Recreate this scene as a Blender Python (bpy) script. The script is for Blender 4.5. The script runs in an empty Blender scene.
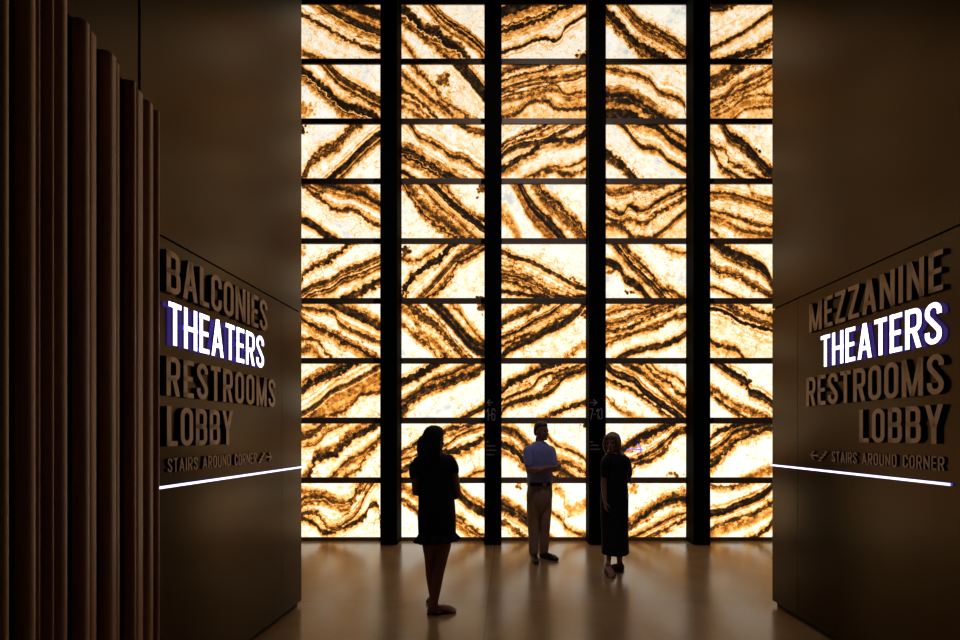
import bpy, bmesh, math, random
from mathutils import Vector, Matrix

# ------------------------------------------------------------------ camera, world, exposure
SC = bpy.context.scene
COL = SC.collection
FPX, PX0, PY0, CAMZ = 450.0, 508.0, 435.0, 1.6      # focal length in pixels, vanishing point, eye height

cam_data = bpy.data.cameras.new('camera')
cam_data.sensor_width = 36.0
cam_data.sensor_fit = 'HORIZONTAL'
cam_data.lens = 36.0 * FPX / 960.0
cam_data.shift_x = -(PX0 - 480.0) / 960.0
cam_data.shift_y = (PY0 - 320.0) / 960.0
cam_data.clip_start = 0.05
cam = bpy.data.objects.new('camera', cam_data)
cam.location = (0, 0, CAMZ)
cam.rotation_euler = (math.radians(90), 0, 0)
COL.objects.link(cam)
SC.camera = cam

world = bpy.data.worlds.new('dark_lobby')
world.use_nodes = True
world.node_tree.nodes['Background'].inputs[0].default_value = (0.55, 0.5, 0.6, 1)
world.node_tree.nodes['Background'].inputs[1].default_value = 0.004
SC.world = world

SC.view_settings.view_transform = 'Standard'
SC.view_settings.look = 'None'
SC.view_settings.exposure = 0.0
SC.view_settings.gamma = 1.0
SC.view_settings.use_curve_mapping = False
SC.cycles.use_denoising = True
SC.cycles.max_bounces = 8
SC.cycles.diffuse_bounces = 5
SC.cycles.glossy_bounces = 4
SC.cycles.sample_clamp_indirect = 4.0
SC.cycles.caustics_reflective = False
SC.cycles.caustics_refractive = False

ONYX_POWER = 1.08          # brightness of the lamps behind the stone
PANEL_Y = 6.82            # face of the stone panels
FIN_Y = 6.545             # front of the mullions
SPX = 66.0                # photo pixels per metre on the stone wall
CEIL = 9.6

# out-of-frame ceiling downlight above the visitors, and spots added for the stone wall
def downlight(name, loc, power, color, size=math.radians(50), blend=0.6, aim=None):
    l = bpy.data.lights.new(name, 'SPOT')
    l.energy = power; l.color = color; l.spot_size = size; l.spot_blend = blend; l.shadow_soft_size = 0.12
    o = bpy.data.objects.new(name, l); COL.objects.link(o); o.location = loc
    if aim:
        o.rotation_euler = (Vector(aim) - Vector(loc)).to_track_quat('-Z', 'Y').to_euler()
    return o
downlight('ceiling_downlight', (0.7, 2.6, CEIL - 0.15), 160, (0.62, 0.52, 1.0), math.radians(34), 0.9, (0.75, 5.4, 1.0))
for wx in (-2.4, 0.55, 3.5):      # row of added fill spots, no such lamps seen, brightening the wall rails
    downlight('added_fill_spot', (wx, 2.9, CEIL - 0.15), 210, (1.0, 0.88, 0.86), math.radians(75), 0.8, (wx, 6.7, 3.0))

# ------------------------------------------------------------------ helpers
def pxplane_y(px, x0, b, y0):
    """Y where the ray through photo column px meets the upright plane X = x0 + b*(Y - y0)"""
    k = (px - PX0) / FPX
    return (x0 - b * y0) / (k - b)

def zat(py, y):
    return CAMZ + (PY0 - py) * y / FPX

def prop(o, label=None, cat=None, group=None, kind=None):
    if label: o['label'] = label
    if cat: o['category'] = cat
    if group: o['group'] = group
    if kind: o['kind'] = kind
    return o

def link(name, me, parent=None):
    o = bpy.data.objects.new(name, me)
    COL.objects.link(o)
    if parent is not None:
        o.parent = parent
    return o

def empty(name, loc, rz=0.0):
    o = bpy.data.objects.new(name, None)
    o.empty_display_size = 0.1
    o.location = loc; o.rotation_euler = (0, 0, rz)
    COL.objects.link(o)
    return o

def bm_obj(name, bm, mats, parent=None, smooth=False):
    bmesh.ops.recalc_face_normals(bm, faces=bm.faces[:])
    me = bpy.data.meshes.new(name)
    bm.to_mesh(me); bm.free()
    if not isinstance(mats, (list, tuple)): mats = [mats]
    for m in mats: me.materials.append(m)
    if smooth:
        me.polygons.foreach_set('use_smooth', [True] * len(me.polygons))
    return link(name, me, parent)

def box(bm, x0, x1, y0, y1, z0, z1, mat=0, bevel=0.0):
    co = [(x0,y0,z0),(x1,y0,z0),(x1,y1,z0),(x0,y1,z0),(x0,y0,z1),(x1,y0,z1),(x1,y1,z1),(x0,y1,z1)]
    return hexa(bm, co, mat, bevel)

def hexa(bm, co, mat=0, bevel=0.0):
    v = [bm.verts.new(c) for c in co]
    fs = [bm.faces.new([v[i] for i in q]) for q in
          ((3,2,1,0),(4,5,6,7),(0,1,5,4),(1,2,6,5),(2,3,7,6),(3,0,4,7))]
    for f in fs: f.material_index = mat
    if bevel:
        es = list({e for f in fs for e in f.edges})
        r = bmesh.ops.bevel(bm, geom=es, offset=bevel, segments=2, profile=0.5, affect='EDGES')
        for f in r['faces']: f.material_index = mat
    return fs

# ------------------------------------------------------------------ plain materials
def mat_nodes(name):
    m = bpy.data.materials.new(name); m.use_nodes = True
    nt = m.node_tree
    return m, nt, nt.nodes['Principled BSDF']

def mat(name, col, rough=0.5, metal=0.0, spec=0.5, var=0.12, scale=6.0, emit=None, power=0.0, stretch=None):
    m, nt, p = mat_nodes(name)
    tc = nt.nodes.new('ShaderNodeTexCoord')
    mp = nt.nodes.new('ShaderNodeMapping')
    nt.links.new(tc.outputs['Object'], mp.inputs['Vector'])
    if stretch: mp.inputs['Scale'].default_value = stretch
    n = nt.nodes.new('ShaderNodeTexNoise')
    n.inputs['Scale'].default_value = scale; n.inputs['Detail'].default_value = 5
    nt.links.new(mp.outputs[0], n.inputs['Vector'])
    r = nt.nodes.new('ShaderNodeValToRGB')
    r.color_ramp.elements[0].position = 0.3; r.color_ramp.elements[1].position = 0.7
    r.color_ramp.elements[0].color = tuple(c * (1 - var) for c in col) + (1,)
    r.color_ramp.elements[1].color = tuple(min(1, c * (1 + var)) for c in col) + (1,)
    nt.links.new(n.outputs['Fac'], r.inputs[0])
    nt.links.new(r.outputs[0], p.inputs['Base Color'])
    p.inputs['Roughness'].default_value = rough
    p.inputs['Metallic'].default_value = metal
    p.inputs['Specular IOR Level'].default_value = spec
    if emit:
        p.inputs['Emission Color'].default_value = tuple(emit) + (1,)
        p.inputs['Emission Strength'].default_value = power
    return m

M_WALL   = mat('bronze_panel', (0.072, 0.050, 0.025), 0.25, 0.98, 0.5, 0.08, 2.5)
M_CORE   = mat('black_reveal', (0.006, 0.005, 0.004), 0.7)
M_MULL   = mat('black_steel', (0.007, 0.006, 0.005), 0.9, 0.0, 0.04, 0.15, 4)
M_RAIL   = mat('dark_bronze_rail', (0.30, 0.22, 0.17), 0.5, 0.2)
M_PLINTH = mat('dark_plinth', (0.22, 0.14, 0.075), 0.45)
M_CEIL   = mat('dark_ceiling', (0.03, 0.027, 0.024), 0.8)
M_WOOD   = mat('walnut_slat', (0.40, 0.225, 0.14), 0.36, 0, 0.6, 0.25, 5.0, stretch=(6, 6, 0.35))
M_BACKER = mat('slat_backing', (0.012, 0.008, 0.006), 0.8)
M_LETTER = mat('bronze_letter', (0.36, 0.265, 0.20), 0.42, 0.8, 0.5, 0.06, 8)
M_SIDE   = mat('letter_return', (0.05, 0.035, 0.022), 0.5, 0.2)
M_LIT    = mat('lit_letter_face', (0.9, 0.9, 0.95), 0.5, emit=(0.90, 0.88, 1.0), power=2.6)
M_LITSIDE= mat('lit_letter_return', (0.2, 0.2, 0.6), 0.5, emit=(0.10, 0.075, 0.70), power=0.10)
M_HALO   = mat('letter_halo_led', (0.2, 0.2, 0.6), 0.5, emit=(0.10, 0.075, 1.0), power=4.5)
M_STRIP  = mat('led_face', (0.9, 0.9, 0.95), 0.5, emit=(0.72, 0.68, 1.0), power=2.2)
M_STRIPS = mat('led_edge', (0.2, 0.2, 0.6), 0.5, emit=(0.10, 0.08, 0.75), power=0.9)
M_REFLECT   = mat('violet_reflection', (0.3, 0.3, 0.8), 0.5, emit=(0.22, 0.18, 0.95), power=1.4)  # emission stands in for a lit arrow mirrored in the stone
M_PRINT  = mat('grey_print', (0.80, 0.76, 0.80), 0.6)
M_DIM    = mat('dim_print', (0.40, 0.33, 0.28), 0.6)
M_SKIN   = mat('skin', (0.34, 0.18, 0.125), 0.55, 0, 0.3, 0.06, 9)
M_HAIRD  = mat('dark_hair', (0.012, 0.008, 0.006), 0.65, 0, 0.2, 0.4, 30, stretch=(1, 1, 0.1))
M_HAIRB  = mat('blonde_hair', (0.24, 0.155, 0.08), 0.5, 0, 0.5, 0.35, 30, stretch=(1, 1, 0.1))
M_HAIRM  = mat('brown_hair', (0.03, 0.018, 0.011), 0.5, 0, 0.5, 0.4, 30)
M_BLACK  = mat('black_cloth', (0.012, 0.011, 0.012), 0.85, 0, 0.2, 0.2, 12)
M_SHIRT  = mat('blue_shirt', (0.34, 0.36, 0.74), 0.8, 0, 0.25, 0.1, 10)
M_KHAKI  = mat('khaki_cloth', (0.42, 0.30, 0.20), 0.85, 0, 0.2, 0.1, 10)
M_LEATH  = mat('dark_leather', (0.02, 0.014, 0.011), 0.35)
M_SANDAL = mat('sandal_leather', (0.05, 0.03, 0.022), 0.4)
M_BUCKLE = mat('pale_buckle', (0.7, 0.62, 0.5), 0.3, 0.8)
M_EYE    = mat('dark_iris', (0.07, 0.045, 0.035), 0.3)
M_BUTTON = mat('shirt_button', (0.5, 0.5, 0.6), 0.4)
M_LIP    = mat('lip', (0.30, 0.10, 0.085), 0.45)

# polished concrete floor: mottling, saw-cut joints
def floor_material():
    m, nt, p = mat_nodes('polished_concrete')
    L = nt.links.new; N = nt.nodes.new
    g = N('ShaderNodeNewGeometry')
    n1 = N('ShaderNodeTexNoise'); n1.inputs['Scale'].default_value = 1.3; n1.inputs['Detail'].default_value = 8; n1.inputs['Roughness'].default_value = 0.62
    n2 = N('ShaderNodeTexNoise'); n2.inputs['Scale'].default_value = 28; n2.inputs['Detail'].default_value = 3
    L(g.outputs['Position'], n1.inputs['Vector']); L(g.outputs['Position'], n2.inputs['Vector'])
    r = N('ShaderNodeValToRGB')
    r.color_ramp.elements[0].position = 0.3; r.color_ramp.elements[0].color = (0.25, 0.150, 0.060, 1)
    r.color_ramp.elements[1].position = 0.72; r.color_ramp.elements[1].color = (0.37, 0.235, 0.10, 1)
    L(n1.outputs['Fac'], r.inputs[0])
    sx = N('ShaderNodeSeparateXYZ'); L(g.outputs['Position'], sx.inputs[0])
    def joint(sock, at, pitch):
        a = N('ShaderNodeMath'); a.operation = 'SUBTRACT'; L(sock, a.inputs[0]); a.inputs[1].default_value = at
        b = N('ShaderNodeMath'); b.operation = 'PINGPONG'; L(a.outputs[0], b.inputs[0]); b.inputs[1].default_value = pitch / 2
        c = N('ShaderNodeMath'); c.operation = 'LESS_THAN'; L(b.outputs[0], c.inputs[0]); c.inputs[1].default_value = 0.006
        return c.outputs[0]
    mx = N('ShaderNodeMath'); mx.operation = 'MAXIMUM'
    L(joint(sx.outputs[0], -0.19, 3.6), mx.inputs[0]); L(joint(sx.outputs[1], 4.33, 3.6), mx.inputs[1])
    k = N('ShaderNodeMath'); k.operation = 'MULTIPLY'; L(mx.outputs[0], k.inputs[0]); k.inputs[1].default_value = 0.55
    mixc = N('ShaderNodeMix'); mixc.data_type = 'RGBA'
    L(k.outputs[0], mixc.inputs['Factor']); L(r.outputs[0], mixc.inputs['A']); mixc.inputs['B'].default_value = (0.05, 0.035, 0.02, 1)
    L(mixc.outputs['Result'], p.inputs['Base Color'])
    rr = N('ShaderNodeMapRange'); rr.inputs['To Min'].default_value = 0.17; rr.inputs['To Max'].default_value = 0.30
    L(n1.outputs['Fac'], rr.inputs['Value']); L(rr.outputs[0], p.inputs['Roughness'])
    bp = N('ShaderNodeBump'); bp.inputs['Strength'].default_value = 0.04; bp.inputs['Distance'].default_value = 0.01
    L(n2.outputs['Fac'], bp.inputs['Height']); L(bp.outputs[0], p.inputs['Normal'])
    p.inputs['Specular IOR Level'].default_value = 0.8
    return m
M_FLOOR = floor_material()

# ------------------------------------------------------------------ the setting
WXL, WBL = -1.944, 0.029          # left wall: X at its far end, drift per metre
WXR, WBR = 2.488, -0.0267          # right wall
WEND = 4.235                      # far end of both walls
def XL(y): return WXL + WBL * (y - WEND)
def XR(y): return WXR + WBR * (y - WEND)

bm = bmesh.new(); box(bm, -7.5, 8, -3, 7.2, -0.2, 0.0)
prop(bm_obj('floor', bm, M_FLOOR), kind='structure')
bm = bmesh.new(); box(bm, -7.5, 8, -3, 7.2, CEIL, CEIL + 0.2)
prop(bm_obj('ceiling', bm, M_CEIL), kind='structure')
bm = bmesh.new(); box(bm, -7.5, 8, PANEL_Y + 0.05, 7.2, 0, CEIL)
prop(bm_obj('wall_back', bm, M_CORE), kind='structure')

def wall_piece(bm, fx, side, y0, y1, z0, z1, thick, inset=0.0):
    """slab of a side wall; fx gives the face X, side=-1 left, +1 right"""
    a0, a1 = fx(y0) + side * inset, fx(y1) + side * inset
    co = [(a0, y0, z0), (a0 + side*thick, y0, z0), (a1 + side*thick, y1, z0), (a1, y1, z0)]
    co += [(c[0], c[1], z1) for c in co]
    hexa(bm, co)

def side_wall(name, fx, side, seam_z, seam_lo_y, seam_up_y):
    bm = bmesh.new()
    a0, a1 = fx(-1.5) + side * 0.025, fx(WEND) + side * 0.025
    xo = side * 5.2
    co = [(a0, -1.5, 0.045), (xo, -1.5, 0.045), (xo, WEND - 0.02, 0.045), (a1, WEND - 0.02, 0.045)]
    co += [(c[0], c[1], CEIL) for c in co]
    hexa(bm, co)
    root = prop(bm_obj(name, bm, M_CORE), kind='structure')
    g = 0.0065
    def piece(nm, y0, y1, z0, z1):
        b = bmesh.new(); wall_piece(b, fx, side, y0, y1, z0, z1, 0.024)
        bm_obj(nm, b, M_WALL, root)
    if seam_up_y:
        piece('upper_panel', -1.5, seam_up_y - 0.009, seam_z + g, CEIL)
        piece('upper_panel', seam_up_y + 0.009, WEND, seam_z + g, CEIL)
    else:
        piece('upper_panel', -1.5, WEND, seam_z + g, CEIL)
    piece('sign_panel', -1.5, seam_lo_y - 0.002, 0.045, seam_z - g)
    piece('end_panel', seam_lo_y + 0.002, WEND, 0.045, seam_z - g)
    # end cap facing the stone wall
    b = bmesh.new()
    x0, x1 = sorted((fx(WEND) + side * 0.0245, xo))
    box(b, x0, x1, WEND - 0.0195, WEND, 0.045, CEIL)
    bm_obj('end_cap', b, M_WALL, root)
    b = bmesh.new()
    y1 = WEND - 0.012
    co = [(fx(-1.5) + side*0.037, -1.5, 0.0), (xo, -1.5, 0.0), (xo, y1, 0.0), (fx(y1) + side*0.037, y1, 0.0)]
    co += [(c[0], c[1], 0.0448) for c in co]
    hexa(b, co); bm_obj('toe_kick', b, M_CORE, root)
    return root
side_wall('wall_left', XL, -1, 2.745, pxplane_y(282, WXL, WBL, WEND), pxplane_y(139.3, WXL, WBL, WEND))
side_wall('wall_right', XR, 1, 2.779, pxplane_y(797.5, WXR, WBR, WEND), None)

# plinth under the stone
bm = bmesh.new(); box(bm, -7.4, 7.9, PANEL_Y - 0.006, PANEL_Y + 0.0495, 0.0, 0.052)
prop(bm_obj('baseboard_back', bm, M_PLINTH), kind='structure')
# dark header above the top rail
bm = bmesh.new(); box(bm, -3.17, 4.3, PANEL_Y - 0.004, PANEL_Y + 0.0495, 8.28, CEIL)
prop(bm_obj('trim_1', bm, M_MULL), kind='structure')

# ------------------------------------------------------------------ back-lit onyx
KZ = SPX * 960.0 / 185.0          # pattern units per metre

def noise_group():
    g = bpy.data.node_groups.new('onyx_noise', 'ShaderNodeTree')
    g.interface.new_socket('Vector', in_out='INPUT', socket_type='NodeSocketVector')
    for s in ('Jag', 'Mottle', 'Vein', 'Cool', 'Fine'):
        g.interface.new_socket(s, in_out='OUTPUT', socket_type='NodeSocketFloat')
    N = g.nodes.new; L = g.links.new
    i = N('NodeGroupInput'); o = N('NodeGroupOutput')
    def noise(scale, det, rough=0.55):
        n = N('ShaderNodeTexNoise'); n.inputs['Scale'].default_value = scale
        n.inputs['Detail'].default_value = det; n.inputs['Roughness'].default_value = rough
        L(i.outputs[0], n.inputs['Vector']); return n.outputs['Fac']
    def math_(op, a, b=None, c=None):
        n = N('ShaderNodeMath'); n.operation = op
        for k, v in enumerate((a, b, c)):
            if v is None: continue
            if isinstance(v, (int, float)): n.inputs[k].default_value = v
            else: L(v, n.inputs[k])
        return n.outputs[0]
    a = math_('SUBTRACT', noise(5.5, 2), 0.5)
    b = math_('SUBTRACT', noise(21, 4, 0.6), 0.5)
    v = N('ShaderNodeTexVoronoi'); v.feature = 'F1'; v.inputs['Scale'].default_value = 15; L(i.outputs[0], v.inputs['Vector'])
    vv = math_('SUBTRACT', v.outputs['Distance'], 0.42)
    jag = math_('ADD', math_('MULTIPLY', a, 34.0), math_('MULTIPLY', b, 26.0))
    jag = math_('ADD', jag, math_('MULTIPLY', vv, 24.0))
    L(jag, o.inputs['Jag'])
    L(math_('SUBTRACT', noise(9, 7, 0.62), 0.5), o.inputs['Mottle'])
    # hair-fine cracks, gathered in patches
    w = N('ShaderNodeTexVoronoi'); w.feature = 'DISTANCE_TO_EDGE'; w.inputs['Scale'].default_value = 9
    wn = N('ShaderNodeTexNoise'); wn.inputs['Scale'].default_value = 11; wn.inputs['Detail'].default_value = 4
    L(i.outputs[0], wn.inputs['Vector'])
    wa = N('ShaderNodeVectorMath'); wa.operation = 'SCALE'; L(wn.outputs['Color'], wa.inputs[0]); wa.inputs['Scale'].default_value = 0.16
    wb = N('ShaderNodeVectorMath'); wb.operation = 'ADD'; L(i.outputs[0], wb.inputs[0]); L(wa.outputs[0], wb.inputs[1])
    L(wb.outputs[0], w.inputs['Vector'])
    mr = N('ShaderNodeMapRange'); mr.inputs['From Min'].default_value = 0.0; mr.inputs['From Max'].default_value = 0.055
    mr.inputs['To Min'].default_value = 1.0; mr.inputs['To Max'].default_value = 0.0; L(w.outputs['Distance'], mr.inputs['Value'])
    pm = N('ShaderNodeMapRange'); pm.inputs['From Min'].default_value = 0.42; pm.inputs['From Max'].default_value = 0.62; L(noise(4.0, 2), pm.inputs['Value'])
    L(math_('MULTIPLY', mr.outputs[0], pm.outputs[0]), o.inputs['Vein'])
    cm = N('ShaderNodeMapRange'); cm.inputs['From Min'].default_value = 0.47; cm.inputs['From Max'].default_value = 0.66; L(noise(3.2, 2), cm.inputs['Value'])
    L(cm.outputs[0], o.inputs['Cool'])
    L(math_('SUBTRACT', noise(48, 3, 0.6), 0.5), o.inputs['Fine'])
    return g
ONYX_NOISE = noise_group()

ONYX_RAMP = [(0.0, (1.0, 0.965, 0.87)), (0.12, (1.0, 0.92, 0.76)), (0.25, (1.0, 0.66, 0.29)), (0.38, (0.95, 0.43, 0.085)),
             (0.52, (0.54, 0.17, 0.02)), (0.66, (0.13, 0.044, 0.009)), (0.80, (0.052, 0.025, 0.009)), (1.0, (0.011, 0.007, 0.004))]

def set_curve(node, pts, handle, extend):
    mp = node.mapping
    mp.use_clip = False
    c = mp.curves[0]
    c.points[0].location = pts[0]; c.points[1].location = pts[-1]
    for p in pts[1:-1]: c.points.new(*p)
    for p in c.points: p.handle_type = handle
    mp.extend = extend
    mp.update()

def onyx_material(seed, row, base, systems, blobs, zx_c, zy_c):
    """systems: (guide polyline, [(offset, half width, darkness)...]); pattern units, y down"""
    m = bpy.data.materials.new('backlit_onyx'); m.use_nodes = True
    nt = m.node_tree; N = nt.nodes.new; L = nt.links.new
    p = nt.nodes['Principled BSDF']
    def math_(op, a, b=None, c=None, clamp=False):
        n = N('ShaderNodeMath'); n.operation = op; n.use_clamp = clamp
        for k, v in enumerate((a, b, c)):
            if v is None: continue
            if isinstance(v, (int, float)): n.inputs[k].default_value = v
            else: L(v, n.inputs[k])
        return n.outputs[0]
    tc = N('ShaderNodeTexCoord')
    sx = N('ShaderNodeSeparateXYZ'); L(tc.outputs['Object'], sx.inputs[0])
    zx = math_('MULTIPLY_ADD', sx.outputs[0], KZ, zx_c)
    zy = math_('MULTIPLY_ADD', sx.outputs[2], -KZ, zy_c)
    off = N('ShaderNodeVectorMath'); off.operation = 'ADD'; L(tc.outputs['Object'], off.inputs[0])
    off.inputs[1].default_value = (seed * 3.71, seed * 1.93, seed * 5.17)
    ng = N('ShaderNodeGroup'); ng.node_tree = ONYX_NOISE; L(off.outputs[0], ng.inputs[0])
    jag = ng.outputs['Jag']
    zxj = math_('MULTIPLY_ADD', jag, 0.5, zx)
    total = None
    for gi, (guide, prof) in enumerate(systems):
        gx0, gx1 = guide[0][0], guide[-1][0]
        fc = N('ShaderNodeFloatCurve')
        set_curve(fc, [((x - gx0) / (gx1 - gx0), y / 100.0) for x, y in guide], 'AUTO', 'EXTRAPOLATED')
        L(math_('MULTIPLY_ADD', zxj, 1.0 / (gx1 - gx0), -gx0 / (gx1 - gx0)), fc.inputs['Value'])
        sl = 0.0; wt = 0.0
        for (xa, ya), (xb, yb) in zip(guide, guide[1:]):
            if max(ya, yb) < -40 or min(ya, yb) > 330: continue
            sl += abs(yb - ya); wt += xb - xa
        cs = 1.0 / math.sqrt(1 + (sl / max(wt, 1)) ** 2)
        d = math_('SUBTRACT', zy, math_('MULTIPLY', fc.outputs[0], 100.0))
        d = math_('MULTIPLY', d, cs)
        d = math_('ADD', d, math_('MULTIPLY', jag, 0.62 if gi % 2 == 0 else -0.55))
        pts = {}
        def put(x, v): pts[round(x, 2)] = max(pts.get(round(x, 2), 0), v)
        E = 25.0
        lo = min(o - h for o, h, v in prof) - E - 6; hi = max(o + h for o, h, v in prof) + E + 6
        steps = int((hi - lo) / 1.5) + 1
        samples = []
        for s in range(steps + 1):
            x = lo + (hi - lo) * s / steps
            best = 0.0
            for o, h, v in prof:
                q = abs(x - o) - h
                if q <= -2: val = v
                elif q < 3: val = v + (min(v, 0.46) - v) * (q + 2) / 5
                elif q < E: val = min(v, 0.46) * (1 - (q - 3) / (E - 3)) ** 1.5
                else: val = 0
                best = max(best, val)
            samples.append((x / 100.0, best))
        samples[0] = (samples[0][0], 0.0); samples[-1] = (samples[-1][0], 0.0)
        # thin out: keep points that matter
        keep = [samples[0]]
        for a, b, c in zip(samples, samples[1:], samples[2:]):
            if abs((a[1] + c[1]) / 2 - b[1]) > 0.004: keep.append(b)
        keep.append(samples[-1])
        fp = N('ShaderNodeFloatCurve'); set_curve(fp, keep, 'VECTOR', 'HORIZONTAL')
        L(math_('MULTIPLY', d, 0.01), fp.inputs['Value'])
        total = fp.outputs[0] if total is None else math_('MAXIMUM', total, fp.outputs[0])
        if gi < 2:      # fine strata running alongside the band
            st = N('ShaderNodeTexNoise'); st.noise_dimensions = '1D'; st.inputs['Scale'].default_value = 1.0; st.inputs['Detail'].default_value = 3
            L(math_('MULTIPLY_ADD', d, 0.075, seed * 7.3 + gi * 31), st.inputs['W'])
            near = N('ShaderNodeMapRange'); near.inputs['From Min'].default_value = 10; near.inputs['From Max'].default_value = 95
            near.inputs['To Min'].default_value = 0.95; near.inputs['To Max'].default_value = 0.0
            L(math_('ABSOLUTE', d), near.inputs['Value'])
            sv = math_('MULTIPLY', math_('SUBTRACT', st.outputs['Fac'], 0.46), near.outputs[0])
            strata = sv if gi == 0 else math_('ADD', strata, sv)
    for (bx, by, br, bv) in blobs:
        dx = math_('SUBTRACT', zx, bx); dy = math_('SUBTRACT', zy, by)
        r = math_('SQRT', math_('ADD', math_('MULTIPLY', dx, dx), math_('MULTIPLY', dy, dy)))
        r = math_('ADD', r, math_('MULTIPLY', jag, 1.9))
        mr = N('ShaderNodeMapRange'); mr.interpolation_type = 'SMOOTHSTEP'
        mr.inputs['From Min'].default_value = br * 0.55; mr.inputs['From Max'].default_value = br * 1.3
        mr.inputs['To Min'].default_value = bv; mr.inputs['To Max'].default_value = 0; L(r, mr.inputs['Value'])
        total = math_('MAXIMUM', total, mr.outputs[0])
    total = math_('MAXIMUM', total, base + 0.02)
    # the dark bands break into brown and amber crumbs
    br = N('ShaderNodeTexNoise'); br.inputs['Scale'].default_value = 13; br.inputs['Detail'].default_value = 6; br.inputs['Roughness'].default_value = 0.65
    L(off.outputs[0], br.inputs['Vector'])
    bk = N('ShaderNodeMapRange'); bk.inputs['From Min'].default_value = 0.36; bk.inputs['From Max'].default_value = 0.56
    bk.inputs["To Min"].default_value = 0.68; bk.inputs['To Max'].default_value = 1.06; L(br.outputs['Fac'], bk.inputs['Value'])
    total = math_('MULTIPLY', total, bk.outputs[0])
    total = math_('MULTIPLY_ADD', strata, 1.0, total)
    total = math_('MULTIPLY_ADD', ng.outputs['Mottle'], 0.64, total)
    total = math_('MULTIPLY_ADD', ng.outputs['Fine'], 0.14, total)
    total = math_('MULTIPLY_ADD', ng.outputs['Vein'], 0.32, total, clamp=True)
    rp = N('ShaderNodeValToRGB')
    els = rp.color_ramp.elements
    els[0].position, els[1].position = 0.0, 1.0
    els[0].color = ONYX_RAMP[0][1] + (1,); els[1].color = ONYX_RAMP[-1][1] + (1,)
    for pos, c in ONYX_RAMP[1:-1]:
        e = els.new(pos); e.color = c + (1,)
    L(total, rp.inputs[0])
    # cool milky patches where the stone is clear
    cf = N('ShaderNodeMapRange'); cf.inputs['From Min'].default_value = 0.02; cf.inputs['From Max'].default_value = 0.12
    cf.inputs['To Min'].default_value = 0.9; cf.inputs['To Max'].default_value = 0.0; L(total, cf.inputs['Value'])
    mx = N('ShaderNodeMix'); mx.data_type = 'RGBA'
    L(math_('MULTIPLY', cf.outputs[0], ng.outputs['Cool']), mx.inputs['Factor'])
    L(rp.outputs[0], mx.inputs['A']); mx.inputs['B'].default_value = (0.60, 0.60, 0.57, 1)
    L(mx.outputs['Result'], p.inputs['Emission Color'])
    p.inputs['Emission Strength'].default_value = ONYX_POWER * (0.86 + 0.042 * row)   # emission rises row by row towards the floor
    p.inputs['Base Color'].default_value = (0.02, 0.015, 0.01, 1)
    p.inputs['Roughness'].default_value = 0.6
    p.inputs['Specular IOR Level'].default_value = 0.1
    return m

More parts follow.
